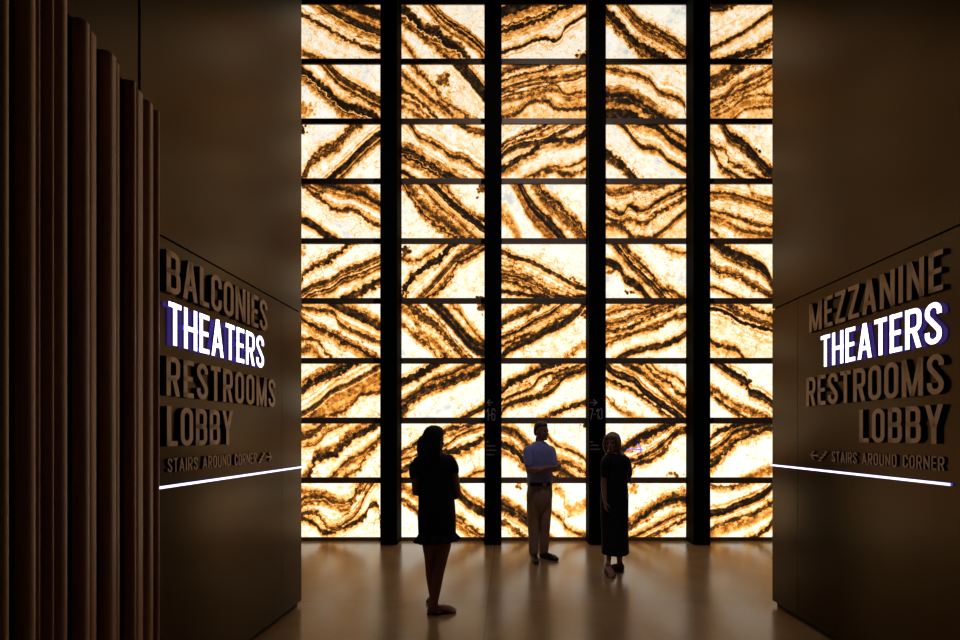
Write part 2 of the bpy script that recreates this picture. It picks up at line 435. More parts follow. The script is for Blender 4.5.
#  (column, row): (look, base tone, [systems], [blobs])
ONYX = {
(1,1): ('orange and black bands falling right', .12, [([(0,-95),(130,5),(250,78),(410,140)],[(-75,22,1),(-40,14,.55),(-5,9,.95),(12,5,.9),(30,10,.45)]), ([(0,45),(130,112),(270,190),(410,235)],[(0,8,.85)]), ([(0,238),(60,265),(120,285),(410,400)],[(0,10,.7)])], []),
(1,2): ('one thick black vein falling right', .06, [([(0,-170),(150,10),(220,80),(300,125),(410,185)],[(-8,6,.85),(8,5,.75),(26,6,.75)]), ([(0,15),(60,60),(150,140),(240,212),(330,238),(410,290)],[(0,15,1),(28,3,.8),(42,4,.65)])], [(30,230,50,.5)]),
(2,1): ('ragged black vein falling right past cream', .10, [([(520,-160),(680,5),(760,90),(860,150),(955,235)],[(-12,5,.85),(5,5,.75),(22,4,.6)]), ([(520,15),(600,75),(650,125),(715,140),(740,185),(800,205),(870,285),(955,380)],[(0,17,1),(34,5,.55)]), ([(520,180),(560,220),(600,282),(955,700)],[(0,8,.7)]), ([(520,80),(690,200),(740,240),(790,285),(955,430)],[(0,8,.75)])], []),
(2,2): ('steep charcoal and amber bands falling right', .15, [([(520,-330),(840,10),(900,80),(955,150)],[(0,26,.95)]), ([(520,-70),(600,15),(680,100),(760,190),(870,265),(955,330)],[(0,6,.75)]), ([(520,40),(600,110),(680,180),(760,235),(810,290),(955,420)],[(0,9,.75),(18,4,.5)]), ([(520,125),(620,185),(720,290),(955,520)],[(0,7,.85),(30,6,.7),(60,6,.7)])], [(740,75,45,.7)]),
(3,1): ('fiery orange and black corner over white', .10, [([(0,145),(110,112),(220,75),(330,15),(437,-40)],[(-100,25,1),(-65,15,.5),(-30,5,.75),(-5,10,.95),(20,8,.4)]), ([(0,245),(100,213),(220,172),(275,182),(330,115),(437,48)],[(0,7,.85)])], [(425,275,40,.95)]),
(3,2): ('many thin amber ripples', .26, [([(0,95),(100,60),(200,45),(260,15),(350,-20),(437,-60)],[(-50,14,.75),(-5,5,.75),(12,3,.5)]), ([(0,130),(120,90),(200,70),(300,65),(437,30)],[(0,7,.7),(20,4,.55)]), ([(0,175),(120,150),(220,120),(270,110),(330,160),(437,150)],[(-8,5,.7),(15,7,.6)]), ([(0,268),(80,250),(180,185),(230,190),(300,230),(437,222)],[(0,9,.8),(-22,5,.5)])], []),
(4,1): ('double black vein falling right below white', .05, [([(540,-110),(640,5),(720,95),(820,150),(955,235)],[(-10,5,.8),(8,7,.9),(26,5,.65)]), ([(540,25),(620,105),(700,195),(780,240),(860,285),(955,340)],[(0,18,1),(34,4,.85)])], []),
(4,2): ('black arch in the lower left', .13, [([(540,20),(640,45),(710,60),(760,80),(830,150),(900,170),(955,250)],[(0,8,.8)]), ([(540,150),(640,155),(720,192),(800,245),(880,300),(955,340)],[(-22,10,.5),(0,14,1),(28,9,.95),(55,10,.5),(95,24,1)])], []),
(5,1): ('single dark line rising right through cream', .14, [([(120,15),(200,8),(260,-30),(440,-150)],[(0,20,.9)]), ([(120,230),(230,175),(330,120),(390,70),(440,40)],[(0,8,.9)]), ([(120,300),(220,275),(330,238),(440,178)],[(0,14,1),(-18,5,.4),(28,6,.9),(45,8,.5)])], []),
(5,2): ('brown corner and fine amber lines rising right', .26, [([(120,90),(200,60),(260,15),(330,-40),(440,-120)],[(0,26,.75),(-20,6,.6)]), ([(120,190),(200,160),(270,95),(340,70),(440,10)],[(0,6,.7),(20,3,.5)]), ([(120,240),(230,165),(330,110),(440,60)],[(0,6,.7),(20,4,.6)]), ([(120,280),(230,225),(330,160),(440,155)],[(0,6,.65),(30,12,.5),(60,6,.7)])], []),
(1,3): ('two dark veins rising right over white', .08, [([(0,300),(20,265),(100,150),(190,105),(240,40),(290,0),(410,-110)],[(-12,5,.8),(2,4,.9),(16,6,.7)]), ([(0,440),(170,265),(250,195),(300,140),(410,45)],[(0,13,1),(28,5,.7)])], [(15,25,25,.95)]),
(1,4): ('thin vein falling right between dark corners', .08, [([(0,-50),(100,0),(200,20),(300,45),(410,105)],[(-30,10,.6),(-4,12,.95),(20,12,.5)]), ([(0,-15),(30,10),(130,85),(210,132),(260,125),(340,175),(410,207)],[(0,7,.85)]), ([(0,180),(60,205),(120,250),(180,290),(410,420)],[(0,17,.95)])], []),
(2,3): ('wiggly line above striped black band', .12, [([(520,-60),(580,5),(620,65),(680,90),(740,125),(790,165),(850,175),(900,210),(955,250)],[(0,8,.85)]), ([(520,110),(600,140),(700,205),(800,265),(955,340)],[(-14,6,.5),(4,8,1),(22,7,.95),(42,6,.9),(62,8,.55)]), ([(520,235),(560,260),(610,290),(955,460)],[(0,10,1)]), ([(520,-160),(820,-20),(870,15),(955,40)],[(0,16,.85)])], []),
(2,4): ('braided dark bands falling steeply right', .10, [([(520,-140),(700,10),(760,70),(840,140),(900,185),(955,230)],[(0,16,1)]), ([(520,-40),(570,20),(630,110),(700,170),(780,230),(850,290),(955,380)],[(-26,5,.7),(-8,6,.8),(8,4,.5),(22,6,.85)]), ([(520,-110),(640,15),(720,110),(820,190),(880,250),(955,310)],[(0,5,.65)]), ([(520,-260),(770,20),(860,130),(955,180)],[(0,5,.7)])], [(940,25,30,.8),(545,270,20,.8)]),
(3,3): ('branching dark lines rising right to a point', .14, [([(0,110),(80,65),(150,35),(230,0),(437,-100)],[(0,6,.8),(18,4,.6)]), ([(0,160),(60,115),(130,95),(200,85),(280,50),(340,20),(437,-30)],[(0,9,.9)]), ([(0,230),(60,195),(120,160),(190,125),(210,90),(300,80),(370,75),(437,35)],[(0,12,.95),(22,6,.5)]), ([(0,360),(100,285),(190,240),(250,220),(330,215),(400,195),(437,170)],[(0,4,.75)]), ([(0,400),(150,300),(250,235),(330,258),(400,245),(437,220)],[(0,9,.75)])], []),
(3,4): ('steep black ribbon falling right by white', .06, [([(0,-170),(90,-5),(140,90),(200,160),(260,220),(320,290),(437,420)],[(0,16,1),(-20,4,.4),(24,4,.7),(38,4,.6)]), ([(0,-330),(180,5),(230,80),(300,130),(360,190),(437,270)],[(-16,6,.75),(0,5,.8),(16,6,.7)]), ([(0,160),(40,200),(80,280),(437,900)],[(0,8,.55),(-14,4,.5)])], []),
(4,3): ('thin vein across milky white with black corners', .08, [([(540,-60),(640,15),(700,90),(750,120),(800,125),(860,180),(955,235)],[(0,8,.9)]), ([(540,150),(600,190),(650,240),(700,290),(955,500)],[(0,17,.95)]), ([(540,-150),(700,-20),(800,10),(870,75),(955,130)],[(0,14,1),(-24,8,.55),(-44,8,.95),(22,8,.45)])], []),
(4,4): ('zigzag amber ripples rising right', .22, [([(540,35),(590,55),(620,50),(700,30),(800,20),(850,5),(955,-40)],[(0,5,.75),(-22,5,.7)]), ([(540,105),(590,140),(630,145),(660,105),(720,130),(790,95),(850,60),(955,10)],[(0,8,.8),(18,4,.5)]), ([(540,165),(620,190),(660,180),(730,200),(800,150),(880,110),(955,60)],[(0,9,.75)]), ([(540,205),(600,205),(640,230),(680,265),(760,275),(830,240),(900,180),(955,130)],[(0,9,.8),(16,4,.5)])], []),
(5,3): ('fat black blot falling right through amber', .12, [([(120,-90),(180,0),(230,80),(300,120),(350,175),(400,230),(440,260)],[(-8,20,.95)]), ([(120,90),(170,120),(200,130),(220,180),(300,235),(360,260),(440,300)],[(0,8,.8)]), ([(120,100),(150,150),(180,215),(260,270),(440,380)],[(0,6,.85),(14,4,.7)])], [(420,245,36,1),(345,165,36,1)]),
(5,4): ('rust red streak above layered amber lines', .15, [([(120,50),(200,45),(260,60),(330,80),(400,100),(440,115)],[(-6,6,.75),(6,5,.55),(20,6,.6)]), ([(120,130),(200,150),(280,175),(360,205),(440,215)],[(0,7,.75)]), ([(120,165),(220,200),(290,240),(360,255),(440,265)],[(0,8,.7),(18,4,.5)]), ([(120,235),(200,280),(440,400)],[(0,5,.75)]), ([(120,-180),(320,0),(345,50),(440,80)],[(0,4,.55)])], []),
(1,5): ('white field above dark braid rising right', .07, [([(0,190),(60,120),(130,90),(240,10),(410,-100)],[(0,9,.9)]), ([(0,290),(60,245),(160,215),(230,165),(300,145),(410,95)],[(-30,10,.75),(-10,4,.75),(6,4,.85),(22,4,.75)]), ([(0,430),(200,300),(300,250),(410,190)],[(0,16,.95)])], [(5,30,32,.5)]),
(1,6): ('evenly spaced brown bands falling right', .10, [([(0,10),(80,25),(170,35),(200,90),(300,145),(410,190)],[(0,9,.7)]), ([(0,65),(60,100),(120,130),(200,170),(290,215),(410,285)],[(0,12,.8),(18,4,.6)]), ([(0,-130),(100,-60),(220,20),(300,55),(410,110)],[(0,20,.9),(-24,6,.5)]), ([(0,175),(90,185),(130,240),(170,290),(410,480)],[(0,6,.75)]), ([(0,240),(60,230),(110,290),(410,500)],[(0,12,.6)])], []),
(2,5): ('dark fork rising right with white corner', .12, [([(520,290),(570,190),(650,120),(720,70),(780,10),(955,-140)],[(0,13,1)]), ([(520,360),(620,270),(700,190),(770,110),(830,50),(955,-20)],[(0,6,.75),(14,4,.8)]), ([(520,380),(640,290),(720,240),(790,160),(830,90),(890,60),(955,20)],[(0,7,.85),(-16,4,.6)]), ([(520,60),(600,80),(650,50),(720,10),(955,-150)],[(0,5,.7)])], [(550,30,30,.8),(935,275,28,.9),(550,250,18,.6)]),
(2,6): ('broad black river falling right', .06, [([(520,-200),(700,0),(770,70),(830,140),(900,210),(955,235)],[(0,24,1)]), ([(520,-60),(600,30),(700,100),(760,160),(820,235),(870,290),(955,380)],[(0,14,.75),(-18,6,.4)]), ([(520,20),(570,40),(620,130),(700,200),(760,260),(955,420)],[(0,10,.55)]), ([(520,80),(600,160),(680,220),(720,290),(955,600)],[(0,5,.7)]), ([(520,-300),(770,-20),(840,50),(880,110),(955,190)],[(0,4,.7)])], [(760,275,25,.8),(950,15,30,.8)]),
(3,5): ('dark line and rusty fan in the lower left', .07, [([(0,35),(80,68),(150,88),(230,130),(310,170),(380,210),(437,230)],[(0,9,.85)]), ([(0,140),(100,165),(180,205),(250,250),(330,285),(437,330)],[(-20,12,.5),(5,8,.8),(22,6,.6),(40,8,.75)]), ([(0,240),(80,250),(150,265),(437,270)],[(0,10,.9)])], [(375,205,28,.8),(210,265,40,.9)]),
(3,6): ('dark wedge rising right over white', .13, [([(0,105),(60,70),(140,40),(220,0),(437,-110)],[(0,10,.85),(-16,5,.5)]), ([(0,165),(80,135),(160,90),(240,50),(310,0),(437,-90)],[(0,7,.9),(14,4,.5)]), ([(0,215),(100,170),(200,140),(260,100),(340,60),(437,0)],[(0,6,.8)]), ([(0,275),(60,215),(140,185),(220,140),(300,105),(370,60),(437,-20)],[(0,16,.95)]), ([(0,640),(340,285),(400,220),(437,200)],[(0,4,.6)])], [(300,95,32,1),(425,45,22,.8)]),
(4,5): ('tight braid falling right beside grey white stone', .05, [([(540,-60),(600,10),(660,90),(720,150),(790,215),(850,285),(955,420)],[(-4,7,.85),(12,6,.7),(-24,4,.4)]), ([(540,-130),(640,5),(700,70),(760,130),(820,215),(900,250),(955,290)],[(0,8,.8),(14,4,.6)]), ([(540,90),(610,120),(640,180),(700,210),(760,280),(955,500)],[(0,15,.95)]), ([(540,-160),(840,0),(890,30),(955,40)],[(0,7,.7)])], [(570,145,25,.6),(650,235,22,.9)]),
(4,6): ('fanned brown lines rising gently right', .13, [([(540,55),(630,20),(720,10),(800,-10),(955,-60)],[(-10,4,.6),(6,4,.65)]), ([(540,100),(610,95),(680,60),(760,35),(860,-10),(955,-60)],[(0,8,.7)]), ([(540,140),(640,125),(710,95),(780,60),(860,25),(955,-20)],[(0,8,.75)]), ([(540,180),(630,160),(700,140),(770,110),(830,85),(955,60)],[(0,6,.7)]), ([(540,215),(620,170),(720,140),(800,125),(880,70),(955,50)],[(0,6,.75)]), ([(540,330),(640,260),(720,230),(830,210),(955,150)],[(0,13,.9)])], []),
(5,5): ('mossy black band falling right over white', .10, [([(120,-50),(180,15),(240,45),(310,75),(380,110),(440,195)],[(0,20,.95),(26,4,.7)]), ([(120,75),(160,130),(240,150),(310,190),(370,225),(440,265)],[(0,10,.8),(-14,5,.45)]), ([(120,220),(180,235),(250,270),(440,360)],[(0,6,.85)])], []),
(5,6): ('white blot ringed by rust brown veins', .18, [([(120,20),(210,45),(270,85),(330,105),(440,135)],[(0,8,.9),(-24,6,.65)]), ([(120,-60),(230,10),(290,50),(350,80),(440,115)],[(0,6,.85),(-20,4,.5)]), ([(120,175),(160,210),(240,225),(300,285),(440,420)],[(0,9,.85),(20,8,.4)]), ([(120,-100),(250,-30),(360,20),(440,60)],[(0,8,.7)])], []),
(1,7): ('wide orange band rising right', .14, [([(0,150),(60,100),(150,60),(230,20),(300,-20),(410,-90)],[(0,20,.95),(-26,5,.6)]), ([(0,260),(90,205),(180,130),(260,95),(350,45),(410,10)],[(0,7,.8),(22,14,.55),(48,14,.5)]), ([(0,330),(100,280),(200,255),(260,210),(330,160),(410,150)],[(0,8,.75),(-22,14,.5)])], []),
(2,7): ('dark banded sweep above a white field', .06, [([(520,100),(570,80),(620,55),(700,5),(955,-150)],[(0,18,1)]), ([(520,190),(600,150),(660,90),(720,65),(790,45),(850,15),(955,-20)],[(0,6,.8)]), ([(520,270),(580,190),(650,135),(700,120),(780,85),(850,65),(910,45),(955,0)],[(0,11,.95),(-16,5,.6),(18,5,.8)]), ([(520,470),(830,290),(900,250),(955,220)],[(0,12,.9)])], []),
(3,7): ('knotted dark lines rising right', .08, [([(0,135),(50,95),(110,70),(180,30),(250,0),(437,-70)],[(0,16,.9),(20,4,.4)]), ([(0,185),(70,155),(150,125),(210,60),(270,45),(437,-10)],[(0,6,.8)]), ([(0,215),(80,190),(180,160),(240,110),(300,65),(370,50),(437,30)],[(0,6,.85),(14,4,.6)]), ([(0,255),(60,200),(150,180),(220,160),(290,110),(320,70),(437,20)],[(0,9,.9)]), ([(0,400),(200,300),(280,255),(350,230),(437,205)],[(0,9,.9)])], []),
(4,7): ('bold dark diagonals falling right', .06, [([(540,10),(600,55),(680,85),(740,145),(800,190),(870,235),(955,300)],[(0,15,.98)]), ([(540,80),(600,100),(660,120),(720,160),(800,220),(955,340)],[(0,6,.75)]), ([(540,-70),(640,0),(720,40),(790,100),(850,160),(900,205),(955,250)],[(0,10,.8),(-16,4,.5)]), ([(540,-110),(740,0),(800,60),(860,90),(910,140),(955,165)],[(0,9,.8)]), ([(540,-190),(760,-20),(830,50),(900,70),(955,140)],[(0,5,.75)]), ([(540,170),(620,240),(690,275),(955,400)],[(0,4,.6)])], []),
(5,7): ('hooked dark vein over white', .06, [([(120,-45),(180,10),(240,55),(310,95),(330,150),(380,165),(440,205)],[(0,16,.95)]), ([(120,120),(160,150),(220,195),(260,225),(330,250),(400,280),(440,300)],[(-8,5,.85)]), ([(120,150),(180,200),(240,245),(310,285),(440,380)],[(0,6,.85)])], [(310,90,28,.9)]),
(1,8): ('black knotted vein rising right', .12, [([(0,70),(60,50),(110,10),(200,-60),(410,-200)],[(0,14,.75),(-24,8,.45)]), ([(0,115),(80,100),(140,40),(250,-10),(410,-80)],[(0,5,.55)]), ([(0,330),(60,250),(90,180),(170,160),(220,120),(280,70),(340,40),(410,0)],[(0,15,.95),(-22,6,.6)]), ([(0,420),(150,290),(250,190),(320,150),(410,70)],[(0,6,.75),(14,4,.6)]), ([(0,470),(220,285),(300,240),(350,160),(410,100)],[(0,6,.75)])], []),
(2,8): ('dark lines rising right behind the nearest woman', .08, [([(520,160),(600,110),(700,60),(800,25),(860,10),(955,-30)],[(0,7,.75),(18,4,.55)]), ([(520,190),(640,150),(760,110),(830,60),(955,15)],[(0,5,.65)]), ([(520,250),(620,200),(740,160),(850,130),(955,75)],[(0,14,.95),(22,8,.5)]), ([(520,420),(840,290),(900,260),(955,245)],[(0,6,.7)])], []),
(3,8): ('dark bands falling right behind the man', .10, [([(0,25),(60,45),(110,90),(200,170),(300,240),(437,330)],[(0,13,.8),(-14,6,.5)]), ([(0,110),(60,130),(110,180),(180,230),(300,300),(437,380)],[(0,16,.95),(26,10,.5)]), ([(0,-100),(200,20),(260,90),(310,130),(380,150),(437,195)],[(0,6,.8)]), ([(0,100),(260,190),(330,200),(390,230),(437,260)],[(0,9,.75),(-14,8,.45)])], [(430,10,28,.85)]),
(4,8): ('dark vein rising right above the arrow reflection', .08, [([(540,190),(650,120),(720,80),(790,45),(860,10),(955,-40)],[(0,17,.95)]), ([(540,260),(640,200),(700,180),(770,150),(840,100),(900,45),(955,20)],[(0,8,.85)]), ([(540,350),(650,280),(700,215),(780,190),(850,140),(900,60),(955,40)],[(0,7,.8)])], [(900,262,32,.7)]),
(5,8): ('dark arcs bending over a white field', .06, [([(120,90),(170,40),(230,15),(330,-5),(440,-40)],[(0,12,.9)]), ([(120,150),(200,95),(260,40),(340,20),(440,0)],[(-8,8,.9),(10,5,.6)]), ([(120,225),(180,170),(250,100),(320,60),(440,20)],[(0,10,.9),(-18,6,.65),(18,4,.4)]), ([(120,370),(300,290),(370,262),(440,235)],[(0,12,.6)])], []),
(1,9): ('looping amber swirls', .13, [([(0,100),(60,75),(120,70),(170,95),(240,100),(300,30),(340,0),(410,-60)],[(0,10,.7),(20,5,.55)]), ([(0,165),(60,150),(120,200),(170,230),(240,200),(290,160),(340,60),(410,-40)],[(0,6,.7)]), ([(0,180),(80,210),(130,255),(200,235),(290,205),(350,150),(380,110),(410,140)],[(0,9,.9)]), ([(0,40),(180,80),(230,140),(280,70),(300,20),(410,-20)],[(0,5,.6)])], []),
(2,9): ('black band falling right at the nearest woman', .06, [([(520,-250),(760,10),(830,60),(880,110),(955,150)],[(0,15,.95),(-24,5,.5)]), ([(520,85),(570,110),(620,145),(820,170),(880,225),(955,275)],[(0,9,.75)]), ([(520,10),(570,40),(620,80),(955,300)],[(0,12,.55)])], []),
(3,9): ('cracked white stone and black corner at the man', .08, [([(0,120),(60,150),(130,200),(200,270),(437,480)],[(0,18,.95),(-24,8,.6)]), ([(0,200),(60,235),(130,290),(437,520)],[(0,8,.7)]), ([(0,-150),(200,60),(260,150),(310,190),(350,245),(437,275)],[(0,6,.7)]), ([(0,-240),(260,0),(320,60),(360,130),(437,80)],[(0,5,.5)])], [(85,15,25,.7)]),
(4,9): ('crusty dark ridge rising right', .07, [([(540,300),(640,235),(700,200),(760,160),(830,110),(890,90),(955,85)],[(0,16,.9),(-26,5,.6)]), ([(540,330),(650,285),(760,240),(850,190),(955,150)],[(0,6,.75)]), ([(540,390),(750,290),(850,240),(955,185)],[(0,7,.8)])], [(690,25,35,.5),(895,75,34,.9)]),
(5,9): ('thick dark bands and rust rising right', .08, [([(120,10),(170,25),(250,15),(440,-30)],[(0,5,.7)]), ([(120,155),(200,140),(260,115),(330,90),(390,60),(440,15)],[(0,16,.95)]), ([(120,240),(200,205),(260,180),(340,165),(400,130),(440,105)],[(0,8,.8)]), ([(120,260),(200,230),(270,210),(330,190),(440,130)],[(0,15,.5)]), ([(120,400),(330,290),(400,250),(440,215)],[(0,10,.9)])], []),
}
ZOX = {1: 300, 2: 300, 3: 502, 4: 502, 5: 687}
def zoy(r):
    if r == 9: return 483.4
    return {0: 5, 1: 125, 2: 245, 3: 364}[(r - 1) // 2] + (59.74 if r % 2 == 0 else 0)

FIN_C = [-1.737, -0.221, 1.302, 2.822]
FIN_W = 0.247
COLX = {1: (-3.155, FIN_C[0] - FIN_W/2), 5: (FIN_C[3] + FIN_W/2, 4.21)}
for k in range(3): COLX[k + 2] = (FIN_C[k] + FIN_W/2, FIN_C[k+1] - FIN_W/2)
PITCH = 59.8 / SPX
COLNAME = {1: 'leftmost', 2: 'second from left', 3: 'middle', 4: 'second from right', 5: 'rightmost'}
ROWNAME = {1: 'top', 2: 'second', 3: 'third', 4: 'fourth', 5: 'fifth', 6: 'sixth', 7: 'seventh', 8: 'eighth', 9: 'bottom'}
for r in range(1, 10):
    zb = 0.055 + (9 - r) * PITCH
    zt = zb + 0.81
    for c in range(1, 6):
        look, base, systems, blobs = ONYX[(c, r)]
        x0, x1 = COLX[c]
        xc = (x0 + x1) / 2
        root = empty('onyx_panel', (xc, PANEL_Y, zb))
        prop(root, f'onyx panel, {look}, {ROWNAME[r]} row, {COLNAME[c]} column', 'panel', 'backlit onyx panels of the back wall')
        px_c = PX0 + xc * SPX; py_b = PY0 - (zb - CAMZ) * SPX
        zx_c = (px_c - ZOX[c]) * 960 / 185.0; zy_c = (py_b - zoy(r)) * 960 / 185.0
        m = onyx_material(r * 5 + c, r, base, systems, blobs, zx_c, zy_c)
        bm = bmesh.new(); box(bm, x0 - xc + 0.001, x1 - xc - 0.001, 0.0, 0.03, 0.0, 0.81, bevel=0.002)
        bm_obj('stone_slab', bm, m, root)
        bm = bmesh.new()
        box(bm, x0 - xc + 0.001, x1 - xc - 0.001, -0.012, 0.045, 0.8135, PITCH - 0.0035, bevel=0.006)
        bm_obj('frame_rail', bm, M_RAIL, root)

# ------------------------------------------------------------------ lettering
T = 0.135
def arc(cx, cy, rx, ry, a0, a1, n=8):
    return [(cx + rx*math.cos(math.radians(a0 + (a1-a0)*i/n)), cy + ry*math.sin(math.radians(a0 + (a1-a0)*i/n))) for i in range(n + 1)]

def glyph(ch, t=T):
    """returns width, list of ('s', points, closed) strokes and ('p', polygon) pieces; cap height 1"""
    h = t / 2
    W = dict(A=.50, B=.44, C=.43, D=.44, E=.37, H=.46, I=t, L=.35, M=.60, N=.48, O=.44, R=.45, S=.43, T=.41, U=.44, Y=.48, Z=.42)
    W.update({'1': .24, '3': .40, '6': .42, '7': .38, '-': .20})
    w = W[ch]; l, r, b, tp = h, w - h, h, 1 - h
    R = (r - l) / 2; Rv = R * 1.05
    P = []
    S = lambda pts, closed=False: P.append(('s', pts, closed))
    Q = lambda *pts: P.append(('p', list(pts)))
    stem = lambda x: Q((x, 0), (x + t, 0), (x + t, 1), (x, 1))
    bar = lambda y, x0=0, x1=None: Q((x0, y), (w if x1 is None else x1, y), (w if x1 is None else x1, y + t*0.95), (x0, y + t*0.95))
    if ch == 'I': stem(0)
    elif ch == 'L': stem(0); bar(0)
    elif ch == 'E': stem(0); bar(0); bar(1 - t*.95); bar(.5 - t*.45, 0, w * .9)
    elif ch == 'T': stem(w/2 - t/2); bar(1 - t*.95)
    elif ch == 'H': stem(0); stem(w - t); bar(.5 - t*.45)
    elif ch == 'N': stem(0); stem(w - t); Q((0, 1), (w - t*.95, 0), (w, 0), (t*.95, 1))
    elif ch == 'M':
        stem(0); stem(w - t)
        Q((0, 1), (w/2 - t*.42, 0), (w/2 + t*.42, 0), (t*.9, 1)); Q((w, 1), (w - t*.9, 1), (w/2 - t*.42, 0), (w/2 + t*.42, 0))
    elif ch == 'A':
        Q((0, 0), (t*1.02, 0), (w/2 + t*.55, 1), (w/2 - t*.55, 1)); Q((w, 0), (w/2 + t*.55, 1), (w/2 - t*.55, 1), (w - t*1.02, 0))
        bar(.24, w*.2, w*.8)
    elif ch == 'Y':
        Q((0, 1), (t*1.02, 1), (w/2 + t/2, .42), (w/2 - t/2, .42)); Q((w, 1), (w - t*1.02, 1), (w/2 - t/2, .42), (w/2 + t/2, .42))
        Q((w/2 - t/2, 0), (w/2 + t/2, 0), (w/2 + t/2, .44), (w/2 - t/2, .44))
    elif ch == 'Z':
        bar(0); bar(1 - t*.95); Q((0, t*.9), (t*1.05, t*.9), (w, 1 - t*.9), (w - t*1.05, 1 - t*.9))
    elif ch == '7':
        bar(1 - t*.95); Q((w*.18, 0), (w*.18 + t, 0), (w, 1 - t*.9), (w - t*1.02, 1 - t*.9))
    elif ch == '1':
        stem(w - t); Q((0, .80), (0, .68), (w - t*.5, .86), (w - t*.5, 1))
    elif ch == '-': Q((0, .42), (w, .42), (w, .42 + t), (0, .42 + t))
    elif ch == 'O': S(arc(w/2, tp - Rv, R, Rv, 0, 180, 12) + arc(w/2, b + Rv, R, Rv, 180, 360, 12), True)
    elif ch == 'C': S([(r, .66)] + arc(w/2, tp - Rv, R, Rv, 0, 180, 12) + arc(w/2, b + Rv, R, Rv, 180, 360, 12) + [(r, .34)])
    elif ch == 'U': S([(l, 1)] + arc(w/2, b + Rv, R, Rv, 180, 360, 12) + [(r, 1)])
    elif ch == 'D':
        q = R * .95; stem(0); S([(0.01, tp), (r - q, tp)] + arc(r - q, tp - q, q, q, 90, 0) + arc(r - q, b + q, q, q, 0, -90) + [(0.01, b)])
    elif ch == 'B':
        q = R * .8; mid = .515; stem(0)
        S([(0.01, tp), (r - q - .015, tp)] + arc(r - q - .015, tp - q, q, q, 90, 0) + arc(r - q - .015, mid + q, q, q, 0, -90) + [(0.01, mid)])
        S([(0.01, mid), (r - q, mid)] + arc(r - q, mid - q, q, q, 90, 0) + arc(r - q, b + q, q, q, 0, -90) + [(0.01, b)])
    elif ch == 'R':
        q = R * .85; mid = .46; stem(0)
        S([(0.01, tp), (r - q, tp)] + arc(r - q, tp - q, q, q, 90, 0) + arc(r - q, mid + q, q, q, 0, -90) + [(0.01, mid)])
        Q((w*.40, mid), (w*.40 + t*1.05, mid), (w, 0), (w - t*1.08, 0))
    elif ch == 'S':
        S([(r, .71)] + arc(w/2, tp - Rv, R, Rv, 0, 180, 12) + [(l, .73), (l + .02, .66), (w/2, .50), (r - .02, .34), (r, .27)] +
          arc(w/2, b + Rv, R, Rv, 360, 180, 12)[1:] + [(l, .30)])
    elif ch == '3':
        S([(l, .74)] + arc(w/2, tp - Rv, R, Rv, 180, 0, 12) + [(r, .60), (r - .06, .52), (r - .06, .50), (r, .42)] + arc(w/2, b + Rv, R, Rv, 0, -180, 12) + [(l, .27)])
    elif ch == '6':
        S([(r, .72)] + arc(w/2, tp - Rv, R, Rv, 0, 180, 12) + arc(w/2, b + Rv, R, Rv, 180, 360, 12) + arc(w/2, .56 - Rv, R, Rv, 0, 180, 10))
    return w, P

def ribbon(bm, pts, closed, t, f, front, depth, mats=(0, 1), back=1):
    """flat stroke of width t extruded; f maps 2-D to local x,z"""
    P = [Vector(p) for p in pts]
    Q = [P[0]]
    for p in P[1:]:
        if (p - Q[-1]).length > 1e-4: Q.append(p)
    if closed and (Q[0] - Q[-1]).length < 1e-4: Q.pop()
    P = Q; n = len(P); Lf, Rt = [], []
    for i in range(n):
        if closed: a, c = P[i-1], P[(i+1) % n]
        else: a, c = P[max(i-1, 0)], P[min(i+1, n-1)]
        d1 = (P[i] - a).normalized() if (P[i]-a).length > 1e-6 else (c - P[i]).normalized()
        d2 = (c - P[i]).normalized() if (c-P[i]).length > 1e-6 else d1
        d = (d1 + d2).normalized(); nn = Vector((-d.y, d.x))
        k = 1.0 / max(0.6, math.sqrt(max(0.01, (1 + d1.dot(d2)) / 2)))
        Lf.append(P[i] + nn * (t/2*k)); Rt.append(P[i] - nn * (t/2*k))
    def v(p, y): x, z = f(p); return bm.verts.new((x, y, z))
    LF = [v(p, front) for p in Lf]; RF = [v(p, front) for p in Rt]
    LB = [v(p, front + depth) for p in Lf]; RB = [v(p, front + depth) for p in Rt]
    rng = range(n) if closed else range(n - 1)
    for i in rng:
        j = (i + 1) % n
        for q, m in (((LF[i], LF[j], RF[j], RF[i]), mats[0]), ((LB[i], RB[i], RB[j], LB[j]), back),
                     ((LF[i], LB[i], LB[j], LF[j]), mats[1]), ((RF[i], RF[j], RB[j], RB[i]), mats[1])):
            bm.faces.new(q).material_index = m
    if not closed:
        for i in (0, n - 1):
            bm.faces.new((LF[i], RF[i], RB[i], LB[i])).material_index = mats[1]

def prism(bm, poly, f, front, depth, mats=(0, 1), back=1):
    A = []; B = []
    for p in poly:
        x, z = f(p); A.append(bm.verts.new((x, front, z))); B.append(bm.verts.new((x, front + depth, z)))
    bm.faces.new(A).material_index = mats[0]; bm.faces.new(B[::-1]).material_index = back
    n = len(A)
    for i in range(n):
        j = (i + 1) % n
        bm.faces.new((A[i], B[i], B[j], A[j])).material_index = mats[1]

